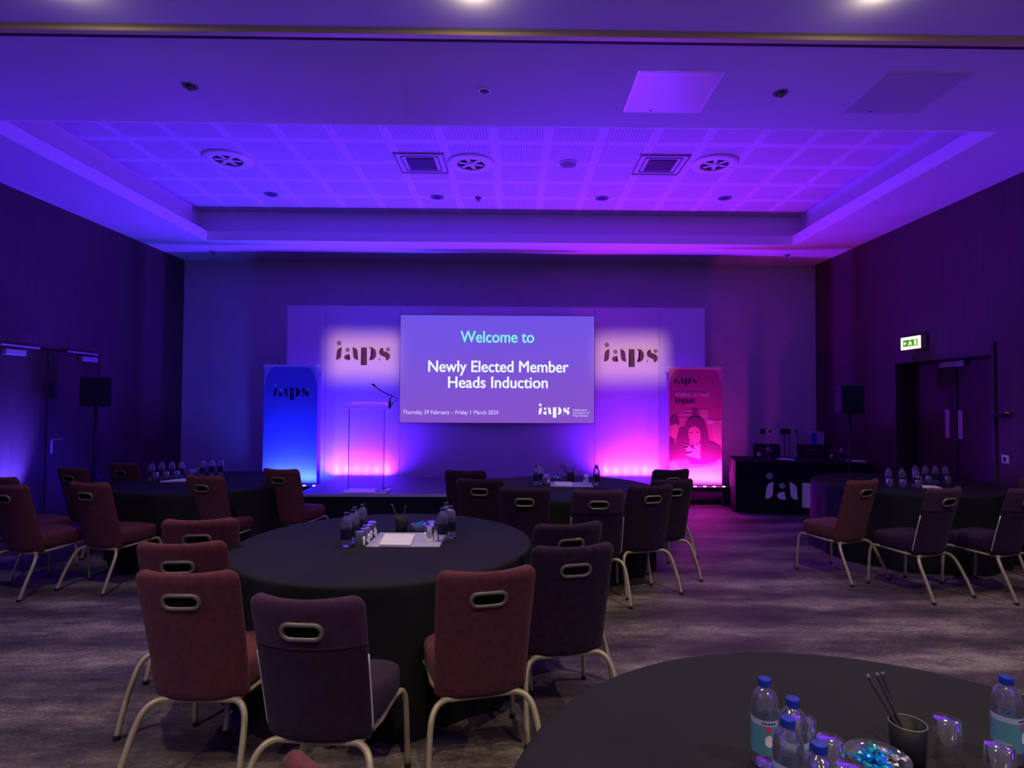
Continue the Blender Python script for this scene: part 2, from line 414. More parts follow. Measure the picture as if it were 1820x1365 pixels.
# ------------------------------------------------------------------ logo outlines (units: 1 wide, x right, z up from base line)
def lp(pts): return [((x - 325) / 1170.0, (745 - y) / 1170.0) for (x, y) in pts]
LOGO = [
    lp([(447, 470), (405, 482), (368, 510), (346, 550), (338, 600), (336, 665), (325, 743), (375, 735), (408, 715), (430, 680), (437, 630), (437, 545)]),
    lp([(612, 621), (560, 627), (518, 648), (498, 682), (508, 715), (538, 738), (580, 746), (632, 744), (605, 722), (593, 692), (596, 655)]),
    lp([(680, 467), (730, 482), (768, 512), (787, 555), (792, 610), (793, 690), (803, 744), (755, 736), (718, 715), (699, 675), (693, 620), (694, 530)]),
    lp([(865, 472), (985, 472), (975, 500), (975, 832), (992, 858), (862, 858), (880, 832), (880, 500)]),
    lp([(1022, 472), (1075, 466), (1130, 482), (1170, 520), (1190, 570), (1194, 625), (1180, 680), (1148, 722), (1100, 744), (1040, 750), (1080, 718), (1100, 670), (1104, 600), (1098, 540), (1075, 500)]),
    lp([(1332, 474), (1290, 490), (1260, 525), (1252, 570), (1264, 612), (1300, 645), (1365, 672), (1405, 698), (1418, 728), (1402, 753), (1450, 740), (1480, 708), (1493, 665), (1482, 622), (1455, 592), (1400, 566), (1345, 545), (1312, 518), (1312, 495)]),
    lp([(1258, 690), (1250, 743), (1292, 745), (1270, 722)]),
]
DOTS = [(388, 382, 50), (573, 528, 46), (1445, 510, 42)]
def logo_bm(P, n, d, dots):
    """P maps (x, z) logo units to a world point; n is the outward normal"""
    bm = bmesh.new()
    if not dots:
        for o in LOGO: prism(bm, [P(x, z) for (x, z) in o], n, d)
    else:
        for (x, y, r) in DOTS:
            prism(bm, [P((x + r * math.cos(a * PI / 10) - 325) / 1170, (745 - y + r * math.sin(a * PI / 10)) / 1170) for a in range(20)], n, d)
    return bm
def logo(parent, org, width, dirx, n, m1, m2, d=0.004, name='printed_logo'):
    o3, dx, nn = Vector(org), Vector(dirx), Vector(n)
    P = lambda x, z: o3 + dx * (x * width) + Vector((0, 0, z * width))
    a = obj(name, logo_bm(P, nn, d, False), m1, parent)
    obj('logo_dots', logo_bm(P, nn, d, True), m2, a)
    return a

def text(parent, s, org, size, m, name, dirx=(1, 0, 0), n=(0, -1, 0), align='LEFT', bold=0.0, ext=0.001, sx=1.0, kids=None):
    cu = bpy.data.curves.new('t', 'FONT'); cu.body = s; cu.size = size; cu.align_x = align; cu.extrude = ext
    to = bpy.data.objects.new('t', cu); COL.objects.link(to)
    bpy.context.view_layer.update()
    me = bpy.data.meshes.new_from_object(to.evaluated_get(bpy.context.evaluated_depsgraph_get()))
    bpy.data.objects.remove(to)
    X = Vector(dirx).normalized(); Nn = Vector(n).normalized(); Z = Nn.cross(X)
    mt = Matrix(((X.x * sx, Z.x, Nn.x, org[0]), (X.y * sx, Z.y, Nn.y, org[1]), (X.z * sx, Z.z, Nn.z, org[2]), (0, 0, 0, 1)))
    me.transform(mt); me.materials.clear(); me.materials.append(m)
    if bold:      # heavier strokes: the same outlines again, shifted by a hair
        bm = bmesh.new(); base = me
        for (a, b) in ((-1, 0), (1, 0), (0, 0.6), (0, -0.6), (-0.7, 0.5), (0.7, 0.5), (0.7, -0.5), (-0.7, -0.5)):
            c = base.copy(); c.transform(Matrix.Translation(X * (a * bold) + Z * (b * bold) + Nn * (0.0001 * a))); bm.from_mesh(c); bpy.data.meshes.remove(c)
        me = bpy.data.meshes.new(name); bm.to_mesh(me); bm.free(); me.materials.append(m)
    o = bpy.data.objects.new(name, me); COL.objects.link(o)
    if parent: o.parent = parent
    return o

# ------------------------------------------------------------------ display wall, screen, stage
YP = 9.62
t = thing('backdrop_wall', (-0.31, YP, 0), 0, 'wide white display backdrop standing behind the stage', 'backdrop')
xs = [-3.41, -2.78, -1.57, 1.59, 2.65, 3.41]
for i in range(5):
    o = obj('display_panel', B(((xs[i] + xs[i + 1]) / 2, 0.03, 1.58), (xs[i + 1] - xs[i] - 0.006, 0.06, 3.16)), M['panelwhite'], t)
for x in xs[1:-1]:
    obj('panel_joint', B((x, 0.036, 1.58), (0.006, 0.05, 3.15)), M['seam'], t)
logo(t, (-2.922 + 0.31, -0.0005, 2.275), 0.875, (1, 0, 0), (0, -1, 0), M['logo'], M['logodot'], 0.003)
logo(t, (1.435 + 0.31, -0.0005, 2.27), 0.885, (1, 0, 0), (0, -1, 0), M['logo'], M['logodot'], 0.003)
for x in (-3.0, 3.0): obj('support_foot', B((x, 0.22, 0.03), (0.08, 0.4, 0.06)), M['dark'], t)

# projection screen
ms = mat('projected_slide', (0.25, 0.25, 0.27), 0.7); M['slide'] = ms
N_, L_, b_ = nt(ms)
tcs = N_.new('ShaderNodeTexCoord'); spx = N_.new('ShaderNodeSeparateXYZ'); L_.new(tcs.outputs['Generated'], spx.inputs[0])
crs = N_.new('ShaderNodeValToRGB'); crs.color_ramp.elements[0].color = (0.235, 0.085, 0.50, 1); crs.color_ramp.elements[1].color = (0.135, 0.085, 0.66, 1)
L_.new(spx.outputs[2], crs.inputs[0]); L_.new(crs.outputs[0], b_.inputs['Emission Color']); b_.inputs['Emission Strength'].default_value = 0.95
M['sl_white'] = emis('slide_text_white', (0.85, 0.93, 1.0), 1.0)
M['sl_green'] = emis('slide_text_green', (0.22, 0.86, 0.80), 1.0)
M['sl_small'] = emis('slide_text_lilac', (0.62, 0.55, 1.0), 1.1)
M['sl_navy'] = emis('slide_shadow', (0.06, 0.03, 0.25), 1.0)
scr = thing('projection_screen', (-0.30, 9.50, 0), 0, 'large lit projection screen with welcome slide in front of the backdrop', 'screen')
obj('screen_surface', B((0, 0.0, 2.132), (3.12, 0.012, 1.727)), M['slide'], scr)
obj('screen_frame', B((0, 0.03, 2.132), (3.14, 0.046, 1.745)), M['dark'], scr)
for x in (-1.1, 1.1): obj('mounting_bracket', B((x, 0.0845, 2.3), (0.06, 0.065, 0.5)), M['dark'], scr)
yt = -0.0065
text(scr, 'Welcome to', (0.0, yt, 2.562), 0.265, M['sl_green'], 'slide_text', align='CENTER', bold=0.004, sx=0.87)
text(scr, 'Newly Elected Member', (0.01, yt, 2.085), 0.262, M['sl_white'], 'slide_text', align='CENTER', bold=0.0045, sx=0.905)
text(scr, 'Heads Induction', (0.01, yt, 1.83), 0.262, M['sl_white'], 'slide_text', align='CENTER', bold=0.0045, sx=0.94)
text(scr, 'Thursday 29 February \u2013 Friday 1 March 2024', (-1.51, yt, 1.405), 0.092, M['sl_small'], 'slide_text', bold=0.0003, sx=0.91)
logo(scr, (0.665, yt + 0.0005, 1.405), 0.50, (1, 0, 0), (0, -1, 0), M['sl_white'], M['sl_white'], 0.001, 'slide_logo')
for i, s in enumerate(('Independent', 'Association of', 'Prep Schools')):
    text(scr, s, (1.215, yt, 1.465 - i * 0.045), 0.046, M['sl_small'], 'slide_text')

ZS = 0.40
st = thing('stage', (-0.33, 8.62, 0), 0, 'low black skirted stage platform in front of the screen', 'stage')
obj('stage_deck', B((0, 0, ZS - 0.02), (5.02, 1.66, 0.04)), M['stage_top'], st)
for nm, c_, s_ in (('edge_trim', (0, -0.838, ZS - 0.018), (5.05, 0.014, 0.036)), ('edge_trim', (-2.518, 0, ZS - 0.018), (0.014, 1.66, 0.036)), ('edge_trim', (2.518, 0, ZS - 0.018), (0.014, 1.66, 0.036)), ('edge_trim', (0, 0.838, ZS - 0.018), (5.05, 0.014, 0.036))):
    obj(nm, B(c_, s_), M['alu'], st)
bm = bmesh.new()
n = 160
def pleat(p0, p1, nn):
    k = int((Vector(p1) - Vector(p0)).length / 0.05)
    prev = None
    for i in range(k + 1):
        q = Vector(p0).lerp(Vector(p1), i / k) + Vector(nn) * (0.008 * (1 + math.sin(i * 1.9)))
        a = bm.verts.new((q.x, q.y, 0.002)); b = bm.verts.new((q.x, q.y, ZS - 0.04))
        if prev: bm.faces.new((prev[0], a, b, prev[1]))
        prev = (a, b)
pleat((-2.5, -0.81, 0), (2.5, -0.81, 0), (0, -1, 0)); pleat((-2.49, 0.82, 0), (-2.49, -0.82, 0), (-1, 0, 0)); pleat((2.49, -0.82, 0), (2.49, 0.82, 0), (1, 0, 0))
obj('stage_skirt', bm, M['skirt'], st)
for x in (-2.2, 0, 2.2):
    for y in (-0.7, 0.7): obj('stage_leg', B((x, y, (ZS - 0.04) / 2), (0.05, 0.05, ZS - 0.04)), M['alu'], st)

# ------------------------------------------------------------------ lights
def spot(name, loc, target, power, color, angle, blend=1.0, radius=0.02, parent=None):
    ld = bpy.data.lights.new(name, 'SPOT'); ld.energy = power; ld.color = color; ld.spot_size = R(angle); ld.spot_blend = blend; ld.shadow_soft_size = radius
    o = bpy.data.objects.new(name, ld); COL.objects.link(o)
    dv = (Vector(target) - Vector(loc)).normalized()
    o.rotation_euler = dv.to_track_quat('-Z', 'Y').to_euler(); o.location = loc
    if parent: o.parent = parent
    return o

def led_bar(xc, y, z, width, n, cols, power, label, group, tilt=0.0, pw_angle=75, lens=None):
    t = thing('led_bar', (xc, y, 0), 0, label, 'stage light', group)
    obj('housing', B((0, 0, z), (width, 0.07, 0.07)), M['dark'], t, auto=0.006)
    for s in (-1, 1): obj('foot', B((s * (width / 2 - 0.08), 0, (z - 0.035) / 2), (0.05, 0.12, z - 0.035)), M['dark'], t)
    for i in range(n):
        x = (i + 0.5) / n * (width - 0.02) - (width - 0.02) / 2
        obj('lens', L([(0.0, z + 0.036), (0.022, z + 0.036), (0.024, z + 0.042), (0.018, z + 0.045), (0, z + 0.046)], c=(x, 0, 0), seg=14, cap=False), lens, t)
        spot('beam', (x, 0, z + 0.055), (x, tilt, z + 1.055), power, cols[i % len(cols)], pw_angle, 1.0, 0.012, t)
        if pw_angle > 150: spot('core_beam', (x, 0, z + 0.055), (x, 0.50, z + 1.055), K_CORE, (1.0, 0.42, 0.9), 36, 1.0, 0.004, t)
    return t
lens_v = emis('violet_lens', (0.75, 0.35, 1.0), 3.0); lens_w = emis('pale_lens', (0.9, 0.6, 1.0), 5.0)
led_bar(-2.485, 9.535, 0.30, 0.98, 6, [(0.085, 0.008, 1.0)], K_BAR, 'slim led bar behind the stage lighting the left end of the backdrop', 'uplighter bars', -0.40, 168, lens_v)
led_bar(1.87, 9.535, 0.30, 0.98, 6, [(0.135, 0.008, 1.0)], K_BAR, 'slim led bar behind the stage lighting the right end of the backdrop', 'uplighter bars', -0.40, 168, lens_v)
led_bar(-3.50, 9.25, 0.255, 0.92, 6, [(0.03, 0.06, 1.0)], K_BANNER, 'led bar at the foot of the blue banner', 'uplighter bars', 0.40, 149, lens_w)
led_bar(2.89, 9.25, 0.255, 0.92, 6, [(1.0, 0.03, 0.8)], K_BANNER * 0.45, 'led bar at the foot of the pink banner', 'uplighter bars', 0.40, 149, lens_w)
# ceiling downlights over the near half of the room (warm, dimmed)
warm_disc = emis('warm_lamp', (1.0, 0.78, 0.48), 4.0)
WARM = (1.0, 0.82, 0.58)
def downlight(x, y, power, label, glow=True):
    t = thing('recessed_downlight', (x, y, ZC), 0, label, 'ceiling light', 'dimmed warm downlights')
    obj('trim_ring', L([(0.045, -0.001), (0.045, -0.006), (0.062, -0.006), (0.066, -0.001)], seg=28), M['white'], t, smooth=False)
    obj('lamp_dome', L([(0.044, -0.007), (0.038, -0.016), (0.02, -0.023), (0, -0.025)], seg=24, cap=False), warm_disc, t, smooth=True)
    spot('beam', (0, 0, -0.05), (0, 0, -1), power, WARM, 125, 1.0, 0.04, t)
    if y > 3:
        ld = bpy.data.lights.new('spill', 'POINT'); ld.energy = 1.6; ld.color = WARM; ld.shadow_soft_size = 0.03
        o = bpy.data.objects.new('spill', ld); COL.objects.link(o); o.location = (0, 0, -0.07); o.parent = t
    return t
downlight(-0.263, 3.43, K_DOWN * 0.45, 'warm recessed ceiling downlight glowing at the top edge, nearer the centre')
downlight(2.13, 3.38, K_DOWN * 0.7, 'warm recessed ceiling downlight glowing at the top edge, further right')
for (x, y) in ((-2.65, 3.4), (4.5, 3.36), (-2.6, 0.4), (0.2, 0.2), (2.6, 0.4), (-1.6, -2.2), (1.8, -2.2)):
    downlight(x, y, K_DOWN * (0.85 if y < 2 else 0.6), 'warm recessed ceiling downlight outside the picture, number of metres ahead %.1f, across %.1f' % (y, x))

# framed profile spots that throw a soft rectangle on each logo
def profile_spot(x, y, tx, tz, hw, hh, power, label):
    t = thing('accent_spotlight', (x, y, ZC), 0, label, 'ceiling light', 'aimed accent spotlights')
    obj('trim_ring', L([(0.035, -0.001), (0.035, -0.006), (0.055, -0.006), (0.058, -0.001)], seg=28), M['ventgrey'], t)
    obj('lamp_head', T([(0, -0.012, 0.0), (0, 0.012, -0.022)], 0.026, seg=18), M['ventgrey'], t)
    o = spot('beam', (0, 0.03, -0.05), (tx - x, YP - y, tz - ZC), power, (1.0, 0.50, 0.46), 40, 0.2, 0.01, t)
    ld = o.data; ld.use_nodes = True
    N = ld.node_tree.nodes; Lk = ld.node_tree.links
    em = N['Emission']; tc = N.new('ShaderNodeTexCoord'); s = N.new('ShaderNodeSeparateXYZ'); Lk.new(tc.outputs['Normal'], s.inputs[0])
    D = math.sqrt((tx - x) ** 2 + (YP - y) ** 2 + (tz - ZC) ** 2)
    def mm(op, a, b=None):
        n = N.new('ShaderNodeMath'); n.operation = op
        for i, q in enumerate((a, b)):
            if q is None: continue
            if isinstance(q, (int, float)): n.inputs[i].default_value = q
            else: Lk.new(q, n.inputs[i])
        return n.outputs[0]
    def edge(ax, half):
        q = mm('ABSOLUTE', mm('DIVIDE', s.outputs[ax], s.outputs[2]))
        mr = N.new('ShaderNodeMapRange'); mr.interpolation_type = 'SMOOTHSTEP'; Lk.new(q, mr.inputs[0])
        mr.inputs[1].default_value = (half + 0.24) / D; mr.inputs[2].default_value = (half - 0.20) / D
        mr.inputs[3].default_value = 0.0; mr.inputs[4].default_value = 1.0
        return mr.outputs[0]
    Lk.new(mm('MULTIPLY', edge(0, hw), edge(1, hh)), em.inputs['Strength'])
    return t
profile_spot(-2.53, 4.542, -2.46, 2.33, 0.56, 0.32, K_LOGO, 'small tilted accent spotlight in the ceiling at the left')
profile_spot(2.06, 4.533, 1.86, 2.33, 0.56, 0.32, K_LOGO, 'small tilted accent spotlight in the ceiling between the two access panels')
t = thing('ceiling_detector', (-0.258, 4.555, ZC), 0, 'small round ceiling fitting with a pale ring, in the middle of the front ceiling', 'ceiling fitting')
obj('pale_ring', L([(0.036, -0.001), (0.036, -0.007), (0.054, -0.007), (0.057, -0.001)], seg=28), M['white'], t)
obj('lens', L([(0, -0.002), (0.036, -0.002), (0.034, -0.004), (0, -0.005)], seg=24, cap=False), M['dark'], t)

# wall washers first; the rest are unseen fill lamps added for violet light
for (x, y, tx, colr, p, lab) in ((-5.45, 6.80, -5.79, (0.05, 0.04, 1.0), K_WALL, 'floor uplighter washing the left wall blue'),
                                 (4.98, 4.0, 5.29, (0.12, 0.02, 1.0), K_FILL * 0.08, 'floor uplighter washing the right wall and ceiling purple'),
                                 (-5.3, 3.4, -5.5, (0.07, 0.016, 1.0), K_FILL * 0.08, 'unseen fill uplighter added at the left wall, tinting the ceiling blue'),
                                 (-5.3, -1.5, -5.4, (0.07, 0.018, 1.0), K_FILL * 1.15, 'unseen fill uplighter added at the left wall behind the viewer'),
                                 (4.9, -1.5, 5.0, (0.08, 0.018, 1.0), K_FILL * 1.15, 'unseen fill uplighter added at the right wall behind the viewer')):
    t = thing('floor_uplighter', (x, y, 0), 0, lab, 'stage light')
    obj('lamp_body', L([(0.08, 0.02), (0.08, 0.16), (0.07, 0.17)], seg=24), M['dark'], t)
    obj('lens', L([(0, 0.172), (0.06, 0.172), (0.058, 0.176), (0, 0.178)], seg=24, cap=False), lens_v, t)
    obj('bracket', B((0, 0, 0.01), (0.2, 0.14, 0.02)), M['dark'], t)
    spot('beam', (0, 0, 0.2), (tx - x, 0.05, 0.85 if p == K_WALL else 0.75), p, colr, 50 if p == K_WALL else 100, 1.0, 0.03, t)

# ------------------------------------------------------------------ ceiling fittings
def access_panel(x, y, m, label):
    t = thing('access_panel', (x, y, ZC), 0, label, 'ceiling panel', None)
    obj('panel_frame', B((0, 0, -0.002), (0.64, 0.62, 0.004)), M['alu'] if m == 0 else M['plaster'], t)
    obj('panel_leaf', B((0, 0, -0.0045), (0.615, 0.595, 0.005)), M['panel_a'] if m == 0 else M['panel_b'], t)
    obj('key_latch', L([(0.010, -0.0075), (0.010, -0.010)], c=(-0.1, 0.27, 0), seg=12), M['dark'], t)
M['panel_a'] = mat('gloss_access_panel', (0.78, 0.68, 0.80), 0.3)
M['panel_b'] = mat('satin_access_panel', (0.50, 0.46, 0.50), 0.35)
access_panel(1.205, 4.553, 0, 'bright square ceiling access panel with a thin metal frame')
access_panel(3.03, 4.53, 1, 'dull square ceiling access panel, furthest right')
def diffuser(x, y, label):
    t = thing('round_diffuser', (x, y, ZT), 0, label, 'ceiling vent', 'round swirl diffusers')
    obj('rim', L([(0.17, -0.001), (0.17, -0.03), (0.19, -0.035), (0.265, -0.03), (0.285, -0.012), (0.285, -0.001)], seg=48, closed=True), M['white'], t, smooth=True)
    obj('dark_throat', L([(0, -0.003), (0.175, -0.003), (0.175, -0.005), (0, -0.005)], seg=40, cap=False), M['dark'], t)
    obj('hub', L([(0.055, -0.006), (0.055, -0.03), (0.03, -0.036), (0, -0.037)], seg=24, cap=False), M['white'], t, smooth=True)
    for i in range(6):
        a = i * PI / 3 + 0.3
        obj('vane', B((0.095 * math.cos(a), 0.095 * math.sin(a), -0.018), (0.11, 0.045, 0.006), rz=a), M['white'], t)
diffuser(-3.513, 7.152, 'round ceiling diffuser, leftmost of the three')
diffuser(-0.567, 7.193, 'round ceiling diffuser, middle of the three')
diffuser(2.421, 7.131, 'round ceiling diffuser, rightmost of the three')
def square_vent(x, y, label):
    t = thing('square_vent', (x, y, ZT), 0, label, 'ceiling vent', 'square ceiling vents')
    obj('cover_plate', B((0, 0, -0.006), (0.62, 0.60, 0.012)), M['tileplate'], t)
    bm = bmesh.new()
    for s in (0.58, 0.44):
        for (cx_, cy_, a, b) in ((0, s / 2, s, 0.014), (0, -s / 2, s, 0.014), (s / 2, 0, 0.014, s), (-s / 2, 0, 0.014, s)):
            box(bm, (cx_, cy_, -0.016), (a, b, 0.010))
    obj('grey_frame', bm, M['ventgrey'], t)  # raised grey squares around the grille
    obj('grille', B((0, 0, -0.018), (0.335, 0.335, 0.012)), M['ventgrille'], t)
M['tileplate'] = mat('vent_plate', (0.62, 0.6, 0.62), 0.7); M['ventgrille'] = mat('vent_grille_dark', (0.05, 0.045, 0.06), 0.7)
square_vent(-1.17, 7.209, 'square ceiling vent with dark grille, left of the middle diffuser')
square_vent(1.762, 7.183, 'square ceiling vent with dark grille, beside the right diffuser')
t = thing('ceiling_speaker', (0.629, 7.178, ZT), 0, 'small plain round speaker in the perforated ceiling between the vents', 'ceiling speaker')
obj('speaker_rim', L([(0.10, -0.001), (0.10, -0.016), (0.115, -0.012), (0.118, -0.001)], seg=36), M['tileplate'], t)
obj('speaker_grille', L([(0, -0.017), (0.1, -0.017), (0.1, -0.019), (0, -0.022)], seg=32, cap=False), M['ventgrey'], t)
M['lens_blue'] = mat('unlit_lamp_glass', (0.03, 0.03, 0.12), 0.2)
for (x, y, lab) in ((-3.498, 8.386, 'unlit downlight in the coffer, leftmost in the row'), (-1.146, 8.435, 'unlit downlight in the coffer, second from the left'),
                    (1.226, 8.415, 'unlit downlight in the coffer, third from the left'), (2.984, 8.365, 'unlit downlight in the coffer, rightmost in the row')):
    t = thing('coffer_downlight', (x, y, ZT), 0, lab, 'ceiling light', 'unlit coffer downlights')
    obj('trim_ring', L([(0.06, -0.001), (0.06, -0.008), (0.098, -0.008), (0.10, -0.001)], seg=32), M['ventgrey'], t)
    obj('lamp_glass', L([(0, -0.009), (0.062, -0.009), (0.058, -0.012), (0, -0.02)], seg=24, cap=False), M['lens_blue'], t)
def sprinkler(x, y, z, lab):
    t = thing('sprinkler_head', (x, y, z), 0, lab, 'sprinkler', 'ceiling sprinklers')
    obj('cover_cup', L([(0.05, -0.001), (0.04, -0.018), (0.02, -0.025)], seg=20), M['ventgrey'], t)
    obj('deflector', L([(0.008, -0.025), (0.008, -0.05), (0.032, -0.052), (0.03, -0.056)], seg=16), M['ventgrey'], t)
sprinkler(-0.557, 8.442, ZT, 'small smoke detector hanging from the coffer ceiling near its rear edge')
sprinkler(-4.969, 9.70, ZC, 'small sprinkler head on the rear ceiling margin, left corner')
sprinkler(4.453, 9.60, ZC, 'small sprinkler head on the rear ceiling margin, right corner')

# ------------------------------------------------------------------ chairs
def back_surf(u, v, side):
    """point on the backrest: u -1..1 across, v 0..1 up, side -1 rear, +1 front"""
    zb, zt = 0.340, 0.925
    h = zt - zb
    rc = 0.045
    wd = 0.205 + 0.010 * v
    dz = (1 - v) * h
    xin = 0.0
    if dz < rc: xin = rc - math.sqrt(max(rc * rc - (rc - dz) ** 2, 0))
    dzb = v * h
    if dzb < 0.03: xin = max(xin, 0.6 * (0.03 - math.sqrt(max(0.0009 - (0.03 - dzb) ** 2, 0))))
    x = u * (wd - xin)
    z = zb + v * h
    yc = -0.160 - 0.150 * v ** 1.1 + 0.045 * u * u
    eu = 1 - abs(u) ** 6
    ev = min(1.0, dz / 0.028) ** 0.5 * min(1.0, (dzb + 0.004) / 0.03) ** 0.5
    th = 0.006 + 0.020 * math.sqrt(max(eu, 0)) * ev
    return Vector((x, yc + side * th, z - 0.006 * (1 - abs(u) ** 2) * v))

def stadium(hw, hh, n=10):
    r = hh; s = hw - hh; pts = []
    for i in range(n + 1):
        a = -PI / 2 + PI * i / n; pts.append((s + r * math.cos(a), r * math.sin(a)))
    for i in range(n + 1):
        a = PI / 2 + PI * i / n; pts.append((-s + r * math.cos(a), r * math.sin(a)))
    return pts

def make_chair(kind):
    m = {'red': M['red'], 'plum': M['plum'], 'seam': M['plum']}[kind]
    t = thing('banquet_chair', (0, 0, 0), 0, 'x', 'chair', 'banquet chairs')
    # backrest
    bm = bmesh.new()
    NU, NV = 20, 22
    us = [math.sin((i / NU - 0.5) * PI) * 0.35 + (2 * i / NU - 1) * 0.65 for i in range(NU + 1)]
    vs_ = [0, .012, .03, .06, .12, .2, .28, .36, .44, .52, .6, .65, .68, .74, .8, .85, .89, .925, .95, .968, .982, .993, 1.0]
    gr = {}
    for sd in (-1, 1):
        for i, u in enumerate(us):
            for j, v in enumerate(vs_):
                gr[(sd, i, j)] = bm.verts.new(back_surf(u, v, sd))
    for sd in (-1, 1):
        for i in range(NU):
            for j in range(len(vs_) - 1):
                q = [gr[(sd, i, j)], gr[(sd, i + 1, j)], gr[(sd, i + 1, j + 1)], gr[(sd, i, j + 1)]]
                if sd == 1: q.reverse()
                f = bm.faces.new(q)
                f.material_index = 1 if (kind == 'seam' and vs_[j] >= 0.68) else 0
    nv = len(vs_) - 1
    for j in range(nv):
        for i in (0, NU):
            q = [gr[(-1, i, j)], gr[(-1, i, j + 1)], gr[(1, i, j + 1)], gr[(1, i, j)]]
            if i == NU: q.reverse()
            bm.faces.new(q).material_index = 1 if (kind == 'seam' and vs_[j] >= 0.68) else 0
    for i in range(NU):
        for j in (0, nv):
            q = [gr[(-1, i, j)], gr[(1, i, j)], gr[(1, i + 1, j)], gr[(-1, i + 1, j)]]
            if j == nv: q.reverse()
            bm.faces.new(q).material_index = 1 if (kind == 'seam' and j == nv) else 0
    bmesh.ops.recalc_face_normals(bm, faces=bm.faces[:])
    bk = obj('backrest', bm, [m, M['plum_pale'] if kind == 'seam' else m], t, smooth=True)
    if kind == 'seam':
        obj('back_seam', T([back_surf(u, 0.68, -1) + Vector((0, -0.0005, 0)) for u in [x / 12 for x in range(-12, 13)]], 0.0028, seg=6), M['plum'], bk, smooth=True)
        for s in (-1, 1):
            obj('edge_piping', T([back_surf(s, v / 10, 0) + Vector((s * 0.002, -0.004, 0)) for v in range(0, 7)], 0.004, seg=6), M['alu'], bk, smooth=True)
    # hand grip: the hole's darkness is a black patch on each face
    zc_v = 0.80
    def on(px, pz, off, sd):
        v = zc_v + pz / 0.585; u = px / 0.212
        p = back_surf(u, v, sd); p.y += sd * off; return p
    bm = bmesh.new()
    for sd in (-1, 1):
        tube(bm, [on(a, b, 0.001, sd) for (a, b) in stadium(0.074, 0.029)], 0.0095, seg=8, closed=True)
    rg = obj('hand_grip_ring', bm, M['ring'], t, smooth=True)
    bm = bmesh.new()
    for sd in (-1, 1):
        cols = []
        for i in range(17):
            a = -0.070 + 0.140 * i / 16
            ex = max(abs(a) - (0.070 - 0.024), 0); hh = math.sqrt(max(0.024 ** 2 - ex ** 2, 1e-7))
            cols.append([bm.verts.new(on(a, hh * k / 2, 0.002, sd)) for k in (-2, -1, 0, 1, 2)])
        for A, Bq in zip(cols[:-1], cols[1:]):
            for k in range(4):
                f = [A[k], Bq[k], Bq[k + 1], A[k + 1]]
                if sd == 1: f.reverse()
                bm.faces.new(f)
    obj('grip_dark_patch', bm, M['hole_shade'], rg)
    # seat
    def outline(z, inset, dome=0.0):
        pts = []
        for i in range(40):
            a = 2 * PI * i / 40
            c_, s_ = math.cos(a), math.sin(a)
            ex = 2 / 5.5
            yy = (abs(s_) ** ex) * (1 if s_ >= 0 else -1); xx = (abs(c_) ** ex) * (1 if c_ >= 0 else -1)
            hw = 0.215 + 0.018 * yy
            pts.append((xx * (hw - inset), 0.03 + yy * (0.215 - inset), z))
        return pts
    bm = bmesh.new()
    rings = [[bm.verts.new(p) for p in outline(z, ins)] for (z, ins) in ((0.368, 0.02), (0.373, 0.008), (0.385, 0.001), (0.455, 0.0), (0.472, 0.005), (0.484, 0.018), (0.490, 0.05), (0.493, 0.12), (0.494, 0.19))]
    for a, b in zip(rings[:-1], rings[1:]):
        for i in range(40): bm.faces.new((a[i], a[(i + 1) % 40], b[(i + 1) % 40], b[i]))
    bm.faces.new(list(reversed(rings[0]))); bm.faces.new(rings[-1])
    obj('seat', bm, m, t, smooth=True)
    # legs: front pair with rail, rear pair splayed
    for s in (-1, 1):
        p = smooth_path([(s * 0.205, 0.165, 0.357), (s * 0.218, 0.212, 0.358), (s * 0.228, 0.238, 0.327), (s * 0.234, 0.248, 0.25), (s * 0.24, 0.258, 0.012)], 5)
        lg = obj('leg', T(p, 0.0125, seg=10), M['leg'], t, smooth=True)
        obj('foot_cap', L([(0.014, 0.0), (0.015, 0.022)], c=(s * 0.24, 0.258, 0), seg=12), M['grille'], lg)
        p = smooth_path([(s * 0.12, -0.145, 0.334), (s * 0.165, -0.155, 0.336), (s * 0.205, -0.180, 0.316), (s * 0.228, -0.215, 0.26), (s * 0.243, -0.285, 0.12), (s * 0.248, -0.33, 0.012)], 5)
        lg = obj('leg', T(p, 0.0135, seg=10), M['leg'], t, smooth=True)
        obj('foot_cap', L([(0.015, 0.0), (0.016, 0.022)], c=(s * 0.248, -0.332, 0), seg=12), M['grille'], lg)
        obj('seat_rail', T([(s * 0.205, 0.17, 0.357), (s * 0.2, 0.0, 0.347), (s * 0.16, -0.15, 0.336)], 0.011, seg=8), M['leg'], t, smooth=True)
    obj('cross_rail', T([(-0.14, -0.15, 0.334), (0.14, -0.15, 0.334)], 0.011, seg=8), M['leg'], t, smooth=True)
    return t

